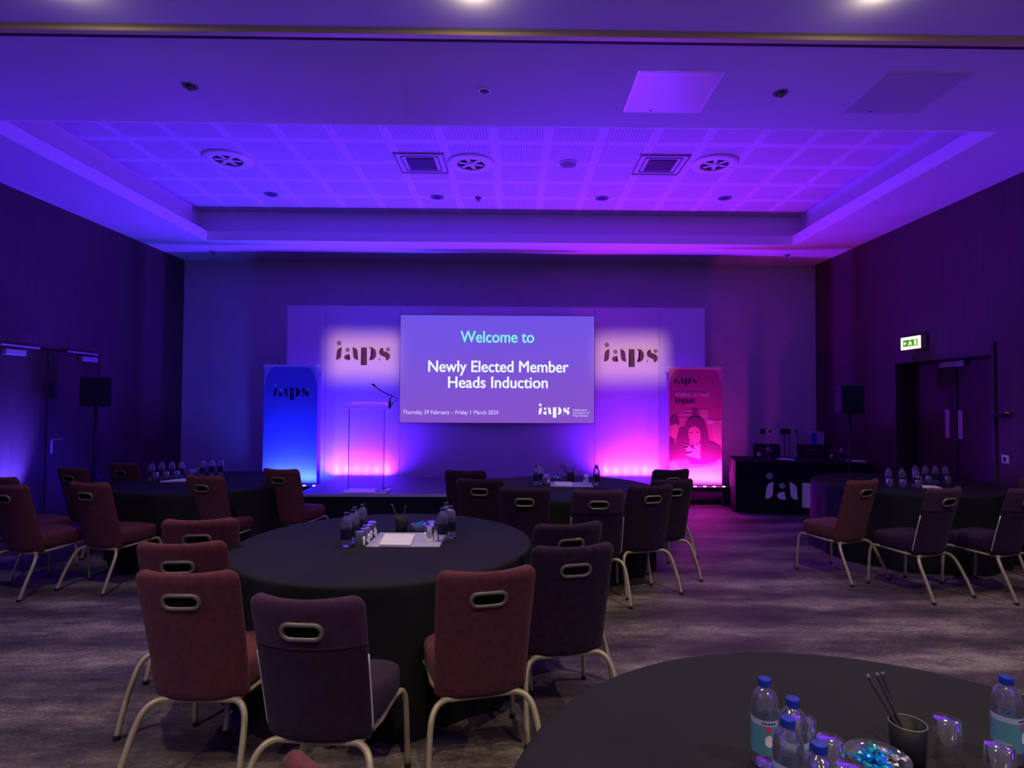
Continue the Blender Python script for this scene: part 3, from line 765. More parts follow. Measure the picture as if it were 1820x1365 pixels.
PROTO = {}
def chair(kind, tx, ty, az, label, group):
    if kind not in PROTO:
        o = make_chair(kind); PROTO[kind] = o
    else:
        o = copy_tree(PROTO[kind])
    rz = -R(az)
    o.location = (tx - (-0.31) * (-math.sin(rz)), ty + 0.31 * math.cos(rz), 0)
    o.rotation_euler = (0, 0, rz)
    o['label'] = label; o['group'] = group
    return o
G1, G2, G0, G3 = 'chairs around the centre front table', 'chairs around the middle rear table', 'chairs around the left table', 'chairs around the right table'
for a in [
    ('red', -1.363, 2.446, 1, 'maroon banquet chair, nearest of the three lined up left of the centre front table', G1),
    ('red', -1.657, 2.943, -5, 'maroon banquet chair, middle of the three lined up left of the centre front table', G1),
    ('red', -1.866, 3.512, -8, 'maroon banquet chair, farthest of the three lined up left of the centre front table', G1),
    ('seam', -0.761, 2.133, 5, 'dark plum banquet chair with seamed headrest, at the near side of the centre front table', G1),
    ('red', -0.106, 2.479, -14, 'maroon banquet chair at the right near side of the centre front table', G1),
    ('plum', 0.300, 2.896, -13, 'dark plum chair right of the centre front table, nearer of the two in line', G1),
    ('plum', 0.325, 3.418, -16, 'dark plum chair right of the centre front table, farther of the two in line', G1),
    ('plum', -0.516, 5.971, 8, 'dark chair farthest back at the left of the middle rear table', G2),
    ('plum', -0.325, 5.341, 6, 'dark chair second from the left at the middle rear table', G2),
    ('plum', 0.072, 4.804, 4, 'dark chair third from the left at the middle rear table, in front of the notepad', G2),
    ('seam', 0.664, 4.694, 0, 'dark chair with seamed pale headrest at the near side of the middle rear table', G2),
    ('plum', 1.160, 4.965, -15, 'dark chair at the right near side of the middle rear table, both rear legs showing', G2),
    ('plum', 1.440, 5.330, -14, 'dark chair behind the right near one at the middle rear table', G2),
    ('plum', 1.637, 6.120, -14, 'dark chair in front of the pink banner, farthest right at the middle rear table', G2),
    ('red', 3.194, 5.335, -24, 'maroon chair turned left with its seat in view, leftmost at the right table', G3),
    ('seam', 3.600, 4.861, -21, 'dark seamed chair turned left, second from the left at the right table', G3),
    ('seam', 4.270, 4.861, -22, 'dark seamed chair cut by the right edge of the picture', G3),
    ('red', 5.030, 5.560, -8, 'maroon chair top peeping out behind the dark one at the right edge', G3),
    ('red', -4.371, 6.604, 16, 'maroon chair behind the left table, in front of the loudspeaker stand', G0),
    ('red', -4.604, 6.162, 18, 'maroon chair by the left doors, behind the forward maroon chair of the left table', G0),
    ('red', -3.637, 5.062, 16, 'maroon chair turned right with its seat in view, nearest at the left table', G0),
    ('red', -4.200, 4.920, 16, 'maroon chair cut by the left edge of the picture', G0),
    ('red', -4.680, 5.406, 18, 'maroon chair at the left edge, behind the one cut by the edge', G0),
    ('red', -2.906, 5.522, 15, 'maroon chair at the near right of the left table, below its water bottles', G0),
    ('red', -2.417, 6.068, 15, 'maroon chair right of the left table, in front of the blue banner', G0),
    ('red', -0.285, 1.12, 18, 'maroon chair of which only the top corner shows at the bottom edge', 'chair at the near table'),
    ]: chair(*a)
GD = 'chairs behind the branded desk'
chair('plum', 4.22, 9.93, 180 + 14, 'dark chair behind the branded desk, left one', GD)
chair('plum', 4.88, 9.76, 180 + 14, 'dark chair behind the branded desk, right one', GD)

# ------------------------------------------------------------------ round tables
def round_table(x, y, seed, label, rot=0.0):
    rnd = random.Random(seed)
    t = thing('banquet_table', (x, y, 0), rot, label, 'table', 'round banquet tables')
    SEG = 144; RT = 0.905
    ph = [rnd.random() * 6.28 for _ in range(5)]
    def fold(a, k):
        return k * (0.5 * math.sin(9 * a + ph[0]) + 0.35 * math.sin(14 * a + ph[1]) + 0.25 * math.sin(23 * a + ph[2]) + 0.2 * math.sin(5 * a + ph[3]))
    bm = bmesh.new()
    rows = []
    prof = [(0.3, 0.7455, 0), (0.6, 0.7455, 0), (0.86, 0.7455, 0), (RT - 0.012, 0.745, 0), (RT, 0.740, 0.0), (RT + 0.004, 0.725, 0.001), (RT + 0.002, 0.68, 0.006), (RT - 0.004, 0.55, 0.016), (RT - 0.006, 0.35, 0.026), (RT - 0.002, 0.15, 0.034), (RT, 0.006, 0.040)]
    c0 = bm.verts.new((0, 0, 0.7455))
    for (r, z, k) in prof:
        rows.append([bm.verts.new(((r + fold(2 * PI * i / SEG, k)) * math.cos(2 * PI * i / SEG), (r + fold(2 * PI * i / SEG, k)) * math.sin(2 * PI * i / SEG), z)) for i in range(SEG)])
    for i in range(SEG): bm.faces.new((c0, rows[0][i], rows[0][(i + 1) % SEG]))
    for A, Bq in zip(rows[:-1], rows[1:]):
        for i in range(SEG): bm.faces.new((A[i], Bq[i], Bq[(i + 1) % SEG], A[(i + 1) % SEG]))
    obj('tablecloth', bm, M['cloth'], t, smooth=True)
    obj('tabletop', L([(0.89, 0.715), (0.9, 0.725), (0.89, 0.742)], seg=48), M['doorwood'], t)
    return t
round_table(-0.808, 3.752, 1, 'round table in black floor length cloth in the centre front of the room')
round_table(0.53, 6.13, 2, 'round table in black cloth in the middle rear, before the stage')
round_table(-3.30, 6.45, 3, 'round table in black cloth at the left of the room')
round_table(4.25, 6.44, 4, 'round table in black cloth at the right, before the double doors')
round_table(0.87, 1.21, 5, 'round table in black cloth in the near right corner, cut by the bottom edge')

# ------------------------------------------------------------------ things on the tables
ZTT = 0.7462
def make_bottle(dark):
    t = thing('water_bottle', (0, 0, 0), 0, 'x', 'bottle', 'x')
    out = [(0.022, 0.004), (0.028, 0.0), (0.032, 0.004), (0.0325, 0.012), (0.0310, 0.019), (0.0325, 0.026), (0.0322, 0.034), (0.0325, 0.04), (0.0325, 0.118), (0.0313, 0.125), (0.0326, 0.133), (0.0316, 0.141), (0.0322, 0.149), (0.0298, 0.158), (0.0290, 0.164), (0.0250, 0.172), (0.0185, 0.180), (0.014, 0.185), (0.0125, 0.188), (0.0125, 0.194)]
    obj('bottle_body', L([(0.0, 0.004)] + out, seg=30, cap=False), M['thin'], t, smooth=True)
    obj('cap', L([(0.0145, 0.189), (0.0155, 0.190), (0.0155, 0.203), (0.0145, 0.2055), (0.0, 0.206)], seg=28), M['darkcap'] if dark else M['bluecap'], t)
    if dark:
        obj('label_band', L([(0.0331, 0.045), (0.0331, 0.108)], seg=36, cap=False), M['lab_dark'], t, smooth=True)
        lb = t.children[-1]
    else:
        lb = obj('label_band', L([(0.0331, 0.035), (0.0331, 0.100), (0.0331, 0.118)], seg=36, cap=False), M['lab_teal'], t, smooth=True)
        def badge(cz, ca, rw, rh, m, nm):
            bm = bmesh.new(); q = []
            for i in range(18):
                a = 2 * PI * i / 18; an = ca + rw * math.cos(a) / 0.0336
                q.append(bm.verts.new((0.0336 * math.cos(an), 0.0336 * math.sin(an), cz + rh * math.sin(a))))
            c = bm.verts.new((0.0336 * math.cos(ca), 0.0336 * math.sin(ca), cz))
            for i in range(18): bm.faces.new((c, q[i], q[(i + 1) % 18]))
            obj(nm, bm, m, lb)
        badge(0.098, -PI / 2 - 0.25, 0.0085, 0.006, M['lab_red'], 'red_badge')
        badge(0.070, -PI / 2 - 0.2, 0.010, 0.014, M['paper'], 'white_oval')
        bm = bmesh.new()
        for k in range(5):
            an = -PI / 2 - 0.62 + k * 0.2
            c = Vector((0.0335 * math.cos(an), 0.0335 * math.sin(an), 0.1115))
            box(bm, c, (0.0045, 0.0008, 0.003), rz=an + PI / 2)
        obj('label_marks', bm, M['logo_navy'], lb)
    return t
M['lab_dark'] = mat('black_bottle_label', (0.008, 0.008, 0.03), 0.5)
M['lab_teal'] = mat('teal_bottle_label', (0.14, 0.38, 0.44), 0.5)
N_, L_, b_ = nt(M['lab_teal'])
tc = N_.new('ShaderNodeTexCoord'); sp = N_.new('ShaderNodeSeparateXYZ'); L_.new(tc.outputs['Object'], sp.inputs[0])
mr = N_.new('ShaderNodeValToRGB'); mr.color_ramp.interpolation = 'CONSTANT'
mr.color_ramp.elements[0].color = (0.085, 0.25, 0.30, 1); mr.color_ramp.elements[1].position = 0.52; mr.color_ramp.elements[1].color = (0.34, 0.38, 0.50, 1)
m5 = N_.new('ShaderNodeMath'); m5.operation = 'MULTIPLY'; m5.inputs[1].default_value = 5.0; L_.new(sp.outputs[2], m5.inputs[0]); L_.new(m5.outputs[0], mr.inputs[0]); L_.new(mr.outputs[0], b_.inputs['Base Color'])
M['lab_red'] = mat('label_red', (0.7, 0.03, 0.08), 0.5)
BP = {}
def bottle(dark, x, y, z, label, group, rz=0.0):
    if dark not in BP: BP[dark] = o = make_bottle(dark)
    else: o = copy_tree(BP[dark])
    o.location = (x, y, z); o.rotation_euler = (0, 0, rz); o['label'] = label; o['group'] = group
GP = None
def tumbler(x, y, z, label, group):
    """upside-down drinking glass"""
    global GP
    if GP is None:
        bm = bmesh.new()
        lathe(bm, [(0.0, 0.095), (0.026, 0.095), (0.029, 0.092), (0.036, 0.0), (0.0335, 0.0), (0.0265, 0.084), (0.022, 0.087), (0.0, 0.087)], seg=32, cap=False)
        GP = o = obj('water_glass', bm, M['tumbler'], None, smooth=True); o['category'] = 'glass'
    else:
        o = GP.copy(); COL.objects.link(o)
    o.location = (x, y, z); o['label'] = label; o['group'] = group
def notepad(pts, z, h, label, name='notepad', m=None, cat='notepad'):
    """stack of sheets with corners pts (front-left, front-right, back-right, back-left)"""
    cx_ = sum(p[0] for p in pts) / 4; cy_ = sum(p[1] for p in pts) / 4
    bm = bmesh.new(); prism(bm, [(p[0] - cx_, p[1] - cy_, 0) for p in pts], (0, 0, 1), h)
    o = obj(name, bm, m or M['paper']); o.location = (cx_, cy_, z); tag(o, label, cat); return o
def pot(x, y, z, label):
    t = thing('pencil_pot', (x, y, z), 0, label, 'pencil pot')
    obj('pot_body', L([(0.034, 0.0), (0.036, 0.002), (0.042, 0.098), (0.0395, 0.098), (0.034, 0.006), (0, 0.006)], seg=32, cap=False), M['potm'], t, smooth=True)
    bm = bmesh.new(); tube(bm, [(0.041 * math.cos(a * PI / 16), 0.041 * math.sin(a * PI / 16), 0.098) for a in range(32)], 0.0016, seg=6, closed=True)
    obj('pot_rim', bm, M['potrim'], t, smooth=True)
def pencil(p0, p1, label, group):
    t = thing('pencil', p0, 0, label, 'pencil', group)
    d = Vector(p1) - Vector(p0)
    obj('shaft', T([(0, 0, 0), d * 0.97], 0.0046, seg=8), M['pencil'], t)
    obj('ferrule', T([d * 0.97, d], 0.0047, seg=8), M['penmetal'], t)
SW = {}
M['sweet_blue'] = mat('blue_foil', (0.01, 0.30, 0.75), 0.22, 0.7); M['sweet_teal'] = mat('teal_foil', (0.02, 0.45, 0.5), 0.22, 0.7); M['sweet_silver'] = mat('silver_foil', (0.75, 0.72, 0.62), 0.2, 0.8)
def sweet(x, y, z, k, label, group, s=1.0):
    key = k
    if key not in SW:
        bm = bmesh.new(); bmesh.ops.create_icosphere(bm, subdivisions=2, radius=0.0125)
        rnd = random.Random(hash(k) % 97 if not isinstance(k, int) else k)
        for v in bm.verts:
            f = 1 + rnd.uniform(-0.16, 0.16); v.co = Vector((v.co.x * 1.15 * f, v.co.y * f, v.co.z * 0.8 * f))
        for sg in (-1, 1):     # twisted wrapper ends
            q = [bm.verts.new((sg * 0.012, 0, 0))] + [bm.verts.new((sg * (0.024 + 0.003 * (i % 2)), (i - 2) * 0.0055, 0.004 * ((i % 2) * 2 - 1))) for i in range(5)]
            for i in range(1, 5): bm.faces.new((q[0], q[i], q[i + 1]))
        o = obj('wrapped_sweet', bm, (M['sweet_blue'], M['sweet_silver'], M['sweet_teal'])[k]); SW[key] = o; o['category'] = 'sweet'
    else:
        o = SW[key].copy(); COL.objects.link(o)
    o.location = (x, y, z); o.rotation_euler = (random.uniform(-.5, .5), random.uniform(-.5, .5), random.uniform(0, 6.28)); o.scale = (s, s, s)
    o['label'] = label; o['group'] = group
def bowl(x, y, z, rad, label, n, where):
    t = thing('glass_bowl', (x, y, z), 0, label, 'bowl')
    k = rad / 0.06
    obj('bowl_glass', L([(0.0, 0.0), (0.024 * k, 0.0), (0.03 * k, 0.004), (0.05 * k, 0.028 * k), (rad, 0.048 * k), (rad - 0.003, 0.048 * k), (0.048 * k, 0.030 * k), (0.028 * k, 0.008), (0, 0.006)], seg=36, cap=False), M['tumbler'], t, smooth=True)
    names = ('blue foil', 'silver foil', 'teal foil')
    gold = 2.39996
    for i in range(n):
        lay = 0 if i < n * 0.4 else (1 if i < n * 0.8 else 2)
        rr = (rad - 0.024 + lay * 0.004) * math.sqrt(((i * 7) % n + 0.5) / n) * (1, 0.95, 0.55)[lay]
        px, py = rr * math.cos(i * gold), rr * math.sin(i * gold)
        kk = 1 if px > 0.012 and i % 4 else (0 if i % 3 else 2)
        sweet(x + px, y + py, z + 0.022 * k + lay * 0.015 + (rr / rad) ** 2 * 0.014, kk, names[kk] + ' wrapped sweet in the glass bowl on the ' + where, 'sweets in the bowl on the ' + where, 0.85 if n > 12 else 0.9)

# near right table
NT = 'bottles on the near right table'
bottle(False, 0.616, 1.465, ZTT, 'blue capped water bottle on the near table, farthest of the left four, label facing out', NT, 0.1)
bottle(False, 0.640, 1.368, ZTT, 'blue capped water bottle on the near table, second farthest of the left four', NT, 1.9)
bottle(False, 0.590, 1.284, ZTT, 'blue capped water bottle on the near table, second nearest of the left four', NT, 2.3)
bottle(False, 0.609, 1.190, ZTT, 'blue capped water bottle on the near table, nearest of the left four', NT, 2.6)
bottle(False, 1.223, 1.471, ZTT, 'blue capped water bottle standing alone at the right edge of the near table', NT, 0.75)
NG = 'upturned glasses on the near right table'
tumbler(0.725, 1.494, ZTT, 'upturned glass beside the blue capped bottles, farthest of the left ones', NG)
tumbler(0.745, 1.405, ZTT, 'upturned glass beside the blue capped bottles, middle of the left ones', NG)
tumbler(0.735, 1.300, ZTT, 'upturned glass beside the blue capped bottles, nearest of the left ones, cut by the bottom edge', NG)
tumbler(1.086, 1.489, ZTT, 'upturned glass right of the pencil pot on the near table', NG)
tumbler(1.125, 1.375, ZTT, 'upturned glass in front of the lone right bottle on the near table', NG)
pot(0.968, 1.462, ZTT, 'smoked pencil pot with three pencils on the near table')
NP_ = 'pencils in the near table pot'
pencil((0.985, 1.440, ZTT + 0.008), (0.912, 1.535, 0.928), 'black pencil in the near pot, leftmost', NP_)
pencil((0.990, 1.455, ZTT + 0.008), (0.939, 1.54, 0.93), 'black pencil in the near pot, middle', NP_)
pencil((0.982, 1.470, ZTT + 0.008), (0.957, 1.545, 0.93), 'black pencil in the near pot, rightmost', NP_)
bowl(0.855, 1.400, ZTT, 0.07, 'glass bowl heaped with foil wrapped sweets on the near table', 30, 'near table')

# centre front table
notepad([(-0.900, 3.590), (-0.455, 3.590), (-0.46, 3.97), (-0.90, 3.97)], ZTT, 0.003, 'flat grey folder sheet lying under the notepad on the centre front table', 'folder', M['mat'], 'folder')
notepad([(-0.816, 3.585), (-0.629, 3.575), (-0.650, 3.86), (-0.845, 3.87)], ZTT + 0.0032, 0.014, 'white notepad on the centre front table')
CB = 'bottles on the centre front table'
for i, (x, y, l) in enumerate(((-1.018, 3.60, 'nearest of the left column'), (-1.002, 3.69, 'second of the left column'), (-1.02, 3.785, 'third of the left column'), (-0.995, 3.88, 'farthest of the left column'),
                               (-0.456, 3.735, 'nearest of the right group'), (-0.415, 3.83, 'middle of the right group'), (-0.455, 3.93, 'farthest of the right group'))):
    zz = ZTT if x < -0.92 or x > -0.42 else ZTT + 0.0033
    bottle(True, x, y, zz, 'dark labelled water bottle on the centre front table, ' + l, CB, i)
CG = 'upturned glasses on the centre front table'
for (x, y, l) in ((-0.938, 3.60, 'nearest of the left column'), (-0.930, 3.69, 'second of the left column'), (-0.938, 3.78, 'third of the left column'), (-0.930, 3.87, 'farthest of the left column'),
                  (-0.538, 3.73, 'nearest of the right pair'), (-0.545, 3.87, 'farther of the right pair')):
    tumbler(x, y, ZTT + 0.0033 if x > -0.7 else ZTT, 'upturned glass on the centre front table, ' + l, CG)
pot(-0.765, 3.965 + 0.05, ZTT, 'smoked pencil pot behind the notepad on the centre front table')
CP = 'pencils in the centre front table pot'
pencil((-0.75, 4.0, ZTT + 0.008), (-0.84, 4.04, 0.925), 'dark pencil leaning left in the centre front pot', CP)
pencil((-0.77, 4.01, ZTT + 0.008), (-0.745, 4.05, 0.915), 'dark pencil standing upright in the centre front pot', CP)
bowl(-0.645, 3.985 + 0.05, ZTT, 0.06, 'small glass bowl of sweets behind the notepad on the centre front table', 12, 'centre front table')

# middle rear table
notepad([(0.36, 6.10), (0.80, 6.07), (0.82, 6.40), (0.38, 6.43)], ZTT, 0.003, 'flat grey folder sheet lying under the notepad on the middle rear table', 'folder', M['mat'], 'folder')
notepad([(0.41, 6.105), (0.587, 6.09), (0.60, 6.36), (0.42, 6.37)], ZTT + 0.0032, 0.012, 'white notepad on the middle rear table')
RB = 'bottles on the middle rear table'
for i, (x, y, l) in enumerate(((0.215, 6.20, 'nearest of the left three'), (0.265, 6.29, 'middle of the left three'), (0.225, 6.39, 'farthest of the left three'), (0.845, 6.15, 'nearer of the right pair'), (0.855, 6.27, 'farther of the right pair'))):
    bottle(True, x, y, ZTT, 'dark labelled water bottle on the middle rear table, ' + l, RB, i * 1.3)
RG = 'upturned glasses on the middle rear table'
for (x, y, l) in ((0.315, 6.20, 'nearer of the left pair'), (0.335, 6.345, 'farther of the left pair'), (0.745, 6.20, 'nearer of the right pair'), (0.755, 6.32, 'farther of the right pair')):
    tumbler(x, y, ZTT + 0.0033 if x > 0.7 else ZTT, 'upturned glass on the middle rear table, ' + l, RG)
pot(0.60, 6.47, ZTT, 'dark pencil pot on the middle rear table')
RP = 'pencils in the middle rear table pot'
pencil((0.62, 6.46, ZTT + 0.008), (0.49, 6.45, 0.935), 'thick dark pencil leaning left in the middle rear pot', RP)
pencil((0.61, 6.48, ZTT + 0.008), (0.53, 6.50, 0.93), 'dark pencil behind the leaning one in the middle rear pot', RP)
pencil((0.59, 6.47, ZTT + 0.008), (0.64, 6.47, 0.905), 'dark pencil leaning right in the middle rear pot', RP)
bowl(0.44, 6.50, ZTT, 0.06, 'small glass bowl of sweets on the middle rear table', 10, 'middle rear table')

# left table
LB = 'bottles on the left table'
for i, (x, y, l) in enumerate(((-3.93, 6.46, 'left row, first from the left'), (-3.862, 6.53, 'left row, second from the left'), (-3.795, 6.60, 'left row, third from the left'), (-3.728, 6.67, 'left row, fourth from the left'),
                               (-3.56, 6.80, 'right row, first from the left'), (-3.49, 6.865, 'right row, middle'), (-3.42, 6.93, 'right row, last on the right'))):
    bottle(True, x, y, ZTT, 'water bottle on the left table, ' + l, LB, i)
LG = 'upturned glasses on the left table'
for (x, y, l) in ((-3.86, 6.42, 'first in front of the left bottles'), (-3.79, 6.49, 'second in front of the left bottles'), (-3.715, 6.56, 'third in front of the left bottles'), (-3.63, 6.70, 'between the two bottle rows, nearer'), (-3.62, 6.82, 'between the two bottle rows, farther')):
    tumbler(x, y, ZTT, 'upturned glass on the left table, ' + l, LG)
notepad([(-3.77, 6.35), (-3.50, 6.42), (-3.53, 6.58), (-3.68, 6.52)], ZTT, 0.012, 'white notepad lying beside the glasses on the left table')

# right table
TB = 'bottles on the right table'
for i, (x, y, l) in enumerate(((3.90, 6.14, 'front row, first from the left'), (4.01, 6.09, 'front row, middle'), (4.13, 6.05, 'front row, third from the left'),
                               (4.36, 6.40, 'rear row, first from the left'), (4.46, 6.385, 'rear row, second from the left'), (4.56, 6.37, 'rear row, third from the left'), (4.66, 6.355, 'rear row, last on the right'))):
    bottle(True, x, y, ZTT, 'water bottle on the right table, ' + l, TB, i)
TG = 'upturned glasses on the right table'
for (x, y, l) in ((3.86, 6.06, 'first in front of the front bottles'), (3.965, 6.01, 'second in front of the front bottles'), (4.09, 5.965, 'third in front of the front bottles'), (4.33, 6.30, 'first before the rear bottles'), (4.43, 6.29, 'second before the rear bottles'), (4.62, 6.265, 'third before the rear bottles')):
    tumbler(x, y, ZTT, 'upturned glass on the right table, ' + l, TG)
notepad([(4.16, 6.08), (4.36, 6.00), (4.40, 6.16), (4.20, 6.22)], ZTT, 0.012, 'white notepad between the bottle rows on the right table')

# ------------------------------------------------------------------ branded desk
AZ = -R(14)
dk = thing('cloth_covered_desk', (3.25, 8.72, 0), AZ, 'long desk under a black cloth carrying big pale letters', 'desk')
bm = bmesh.new()
LN, DP, HD = 1.85, 0.78, 0.755
nn = 90
def rim(p, k):
    return p
top = []; bot = []
per = []
for i in range(60): per.append((LN * i / 60, 0, 0, -1))
for i in range(26): per.append((LN, DP * i / 26, 1, 0))
for i in range(60): per.append((LN * (1 - i / 60), DP, 0, 1))
for i in range(26): per.append((0, DP * (1 - i / 26), -1, 0))
rows = []
for (z, f) in ((HD, 0.0), (HD - 0.012, 0.006), (HD - 0.1, 0.008), (0.4, 0.02), (0.006, 0.045)):
    row = []
    for i, (x, y, nx, ny) in enumerate(per):
        side = 1.0 if ny != -1 else 0.12
        wv = f * (0.6 + 0.5 * math.sin(i * 0.9) * side) if z < HD - 0.05 else f
        row.append(bm.verts.new((x + nx * wv, y + ny * wv, z)))
    rows.append(row)
npn = len(per)
for A, Bq in zip(rows[:-1], rows[1:]):
    for i in range(npn): bm.faces.new((A[i], Bq[i], Bq[(i + 1) % npn], A[(i + 1) % npn]))
bm.faces.new(rows[0])
obj('desk_cloth', bm, M['cloth'], dk, smooth=False)
obj('desk_top', B((LN / 2, DP / 2, HD - 0.02), (LN - 0.04, DP - 0.04, 0.03)), M['doorwood'], dk)
logo(dk, (0.41, -0.031, 0.215), 1.07, (1, 0, 0), (0, -1, 0), M['logo_white'], M['logo_sage'], 0.003)
def dpt(u, v): return (3.25 + u * math.cos(AZ) - v * math.sin(AZ), 8.72 + u * math.sin(AZ) + v * math.cos(AZ))
ZD = HD + 0.001
DG = 'glasses on the branded desk'
x, y = dpt(0.40, 0.40); tumbler(x, y, ZD, 'upturned glass at the left end of the branded desk', DG)
x, y = dpt(1.42, 0.40); tumbler(x, y, ZD, 'upturned glass toward the right end of the branded desk', DG)
x, y = dpt(0.53, 0.44); bottle(True, x, y, ZD, 'water bottle at the left end of the branded desk', 'bottles on the branded desk')
x, y = dpt(1.56, 0.46); bottle(True, x, y, ZD, 'water bottle toward the right end of the branded desk', 'bottles on the branded desk')
for (u, l) in ((0.66, 'white notepad on the branded desk, left one'), (1.62, 'white notepad on the branded desk, right one')):
    pts = [dpt(u, 0.30), dpt(u + 0.21, 0.24), dpt(u + 0.21, 0.44), dpt(u, 0.50)]
    notepad(pts, ZD, 0.012, l)

# wall sockets with hanging leads behind the desk
for i, (x, l) in enumerate(((4.345, 'first'), (4.475, 'second'), (4.584, 'third'), (4.70, 'fourth'), (4.79, 'fifth'), (4.93, 'sixth'))):
    t = thing('wall_socket', (x, YB, 1.104), 0, 'square wall socket plate behind the branded desk, %s from the left' % l, 'socket', 'socket plates on the rear wall')
    obj('socket_plate', B((0, -0.005, 0), (0.088, 0.01, 0.088)), M['white'] if i in (1, 2, 5) else M['grille'], t, auto=0.003)
    obj('socket_insert', B((0, -0.011, 0.006), (0.055, 0.006, 0.05)), M['dark'] if i != 2 else M['panelwhite'], t)
for (x, l) in ((4.70, 'thin dark lead hanging from the fourth wall socket'), (4.79, 'thin dark lead hanging from the fifth wall socket'), (4.93, 'thin dark lead hanging from the sixth wall socket')):
    c = obj('power_lead', T(smooth_path([(x, YB - 0.018, 1.09), (x, YB - 0.05, 1.04), (x + 0.015, YB - 0.03, 0.8), (x + 0.03, YB - 0.03, 0.4), (x + 0.02, YB - 0.06, 0.02)], 5), 0.006, seg=6), M['dark'], smooth=True)
    tag(c, l, 'cable', 'leads below the wall sockets')
t = thing('floor_box', (5.13, 10.10, 0), 0, 'pale grey upright box with a blue stripe in the rear right corner', 'equipment box')
obj('box_body', B((0, 0, 0.56), (0.26, 0.2, 1.12)), M['boxgrey'] if 'boxgrey' in M else mat('pale_grey_casing', (0.42, 0.40, 0.48), 0.5), t, auto=0.01)
obj('blue_stripe', B((-0.055, -0.103, 0.98), (0.085, 0.006, 0.24)), mat('blue_stripe', (0.02, 0.04, 0.55), 0.5), t)

# ------------------------------------------------------------------ lectern and microphone
t = thing('lectern', (-1.985, 7.96, ZS), 0, 'clear acrylic lectern standing on the left front of the stage', 'lectern')
obj('base_plate', B((-0.0, 0.0, 0.012), (0.58, 0.34, 0.022)), mat('pale_acrylic_foot', (0.92, 0.85, 0.93), 0.25), t, auto=0.006)
sp_ = obj('clear_pane', B((0, -0.05, 0.575), (0.46, 0.010, 1.10)), M['acrylic'], t)
for s in (-1, 1):
    obj('pane_edge', B((s * 0.234, -0.05, 0.575), (0.008, 0.0105, 1.10)), M['acrylic_edge'], sp_)
bm = bmesh.new()
for (y, z) in ():
    pass
v = [(-0.26, -0.16, 1.12), (0.26, -0.16, 1.12), (0.26, 0.18, 1.185), (-0.26, 0.18, 1.185)]
prism(bm, v, (0, 0, 1), 0.012)
obj('reading_shelf', bm, M['acrylic_frost'], t)
obj('front_lip', B((0, -0.166, 1.14), (0.52, 0.012, 0.085)), M['acrylic_frost'], t)
mc = thing('gooseneck_microphone', (-1.70, 8.0, 1.56), 0, 'black gooseneck microphone clamped to the right of the lectern', 'microphone')
obj('clamp', B((0.0, 0, 0.005), (0.03, 0.04, 0.10)), M['dark'], mc, auto=0.004)
obj('boom_arm', T(smooth_path([(0.0, 0, 0.03), (0.005, 0, 0.09), (0.03, 0.0, 0.125), (-0.05, 0.0, 0.155), (-0.14, -0.01, 0.205), (-0.2, -0.01, 0.255)], 6), 0.007, seg=8), M['dark'], mc, smooth=True)
obj('mic_capsule', T([(-0.2, -0.01, 0.255), (-0.235, -0.01, 0.28)], 0.014, seg=12), M['dark'], mc, smooth=True)
obj('mic_cable', T(smooth_path([(0.02, 0, 0.12), (0.085, 0, 0.095), (0.09, 0, 0.06), (0.05, 0, 0.04), (0.02, 0.01, -0.02)], 6), 0.005, seg=6), M['dark'], mc, smooth=True)
c = obj('microphone_lead', T(smooth_path([(-1.70, 8.05, ZS + 0.008), (-1.72, 7.86, ZS + 0.03), (-1.82, 7.83, ZS + 0.03), (-1.86, 7.96, ZS + 0.03), (-1.74, 8.10, ZS + 0.03)], 8), 0.005, seg=6), M['dark'], smooth=True)
tag(c, 'looped black lead lying on the foot of the lectern', 'cable')

# ------------------------------------------------------------------ roll-up banners
M['ban_blue'] = mat('banner_blue_print', (0.10, 0.12, 0.62), 0.6); M['ban_blue_l'] = mat('banner_pale_blue_print', (0.35, 0.38, 0.75), 0.6)
M['ban_blue_d'] = mat('banner_deep_blue_print', (0.05, 0.06, 0.45), 0.6)
M['ban_pink'] = mat('banner_crimson_print', (0.62, 0.05, 0.26), 0.6); M['ban_pink_l'] = mat('banner_rose_print', (0.75, 0.22, 0.38), 0.6)
M['ban_pink_m'] = mat('banner_magenta_print', (0.70, 0.10, 0.30), 0.6); M['ban_plum'] = mat('banner_plum_print', (0.26, 0.03, 0.16), 0.6)
M['ban_skin'] = mat('banner_skin_print', (0.85, 0.22, 0.35), 0.6); M['ban_white'] = mat('banner_pale_print', (0.85, 0.5, 0.65), 0.6); M['ban_text_l'] = mat('banner_text_pink', (1.0, 0.62, 0.85), 0.6)
M['rail'] = mat('banner_rail', (0.8, 0.75, 0.8), 0.35, 0.2)
BW, BZ0, BZ1 = 0.845, 0.12, 2.165
def banner(x, label, m):
    t = thing('roll_up_banner', (x, 9.40, 0), 0, label, 'banner', 'roll up banners')
    obj('banner_base', B((0, 0.03, 0.05), (0.87, 0.22, 0.10)), M['dark'], t, auto=0.01)
    obj('printed_sheet', B((0, 0, (BZ0 + BZ1) / 2 - 0.01), (BW, 0.004, BZ1 - BZ0)), m, t)
    obj('top_rail', B((0, 0.0, BZ1), (0.865, 0.022, 0.03)), M['rail'], t)
    obj('support_pole', T([(0, 0.05, 0.08), (0, 0.03, 2.15)], 0.01, seg=8), M['alu'], t)
    return t
bb = banner(-3.56, 'tall blue roll up banner left of the stage', M['ban_blue'])
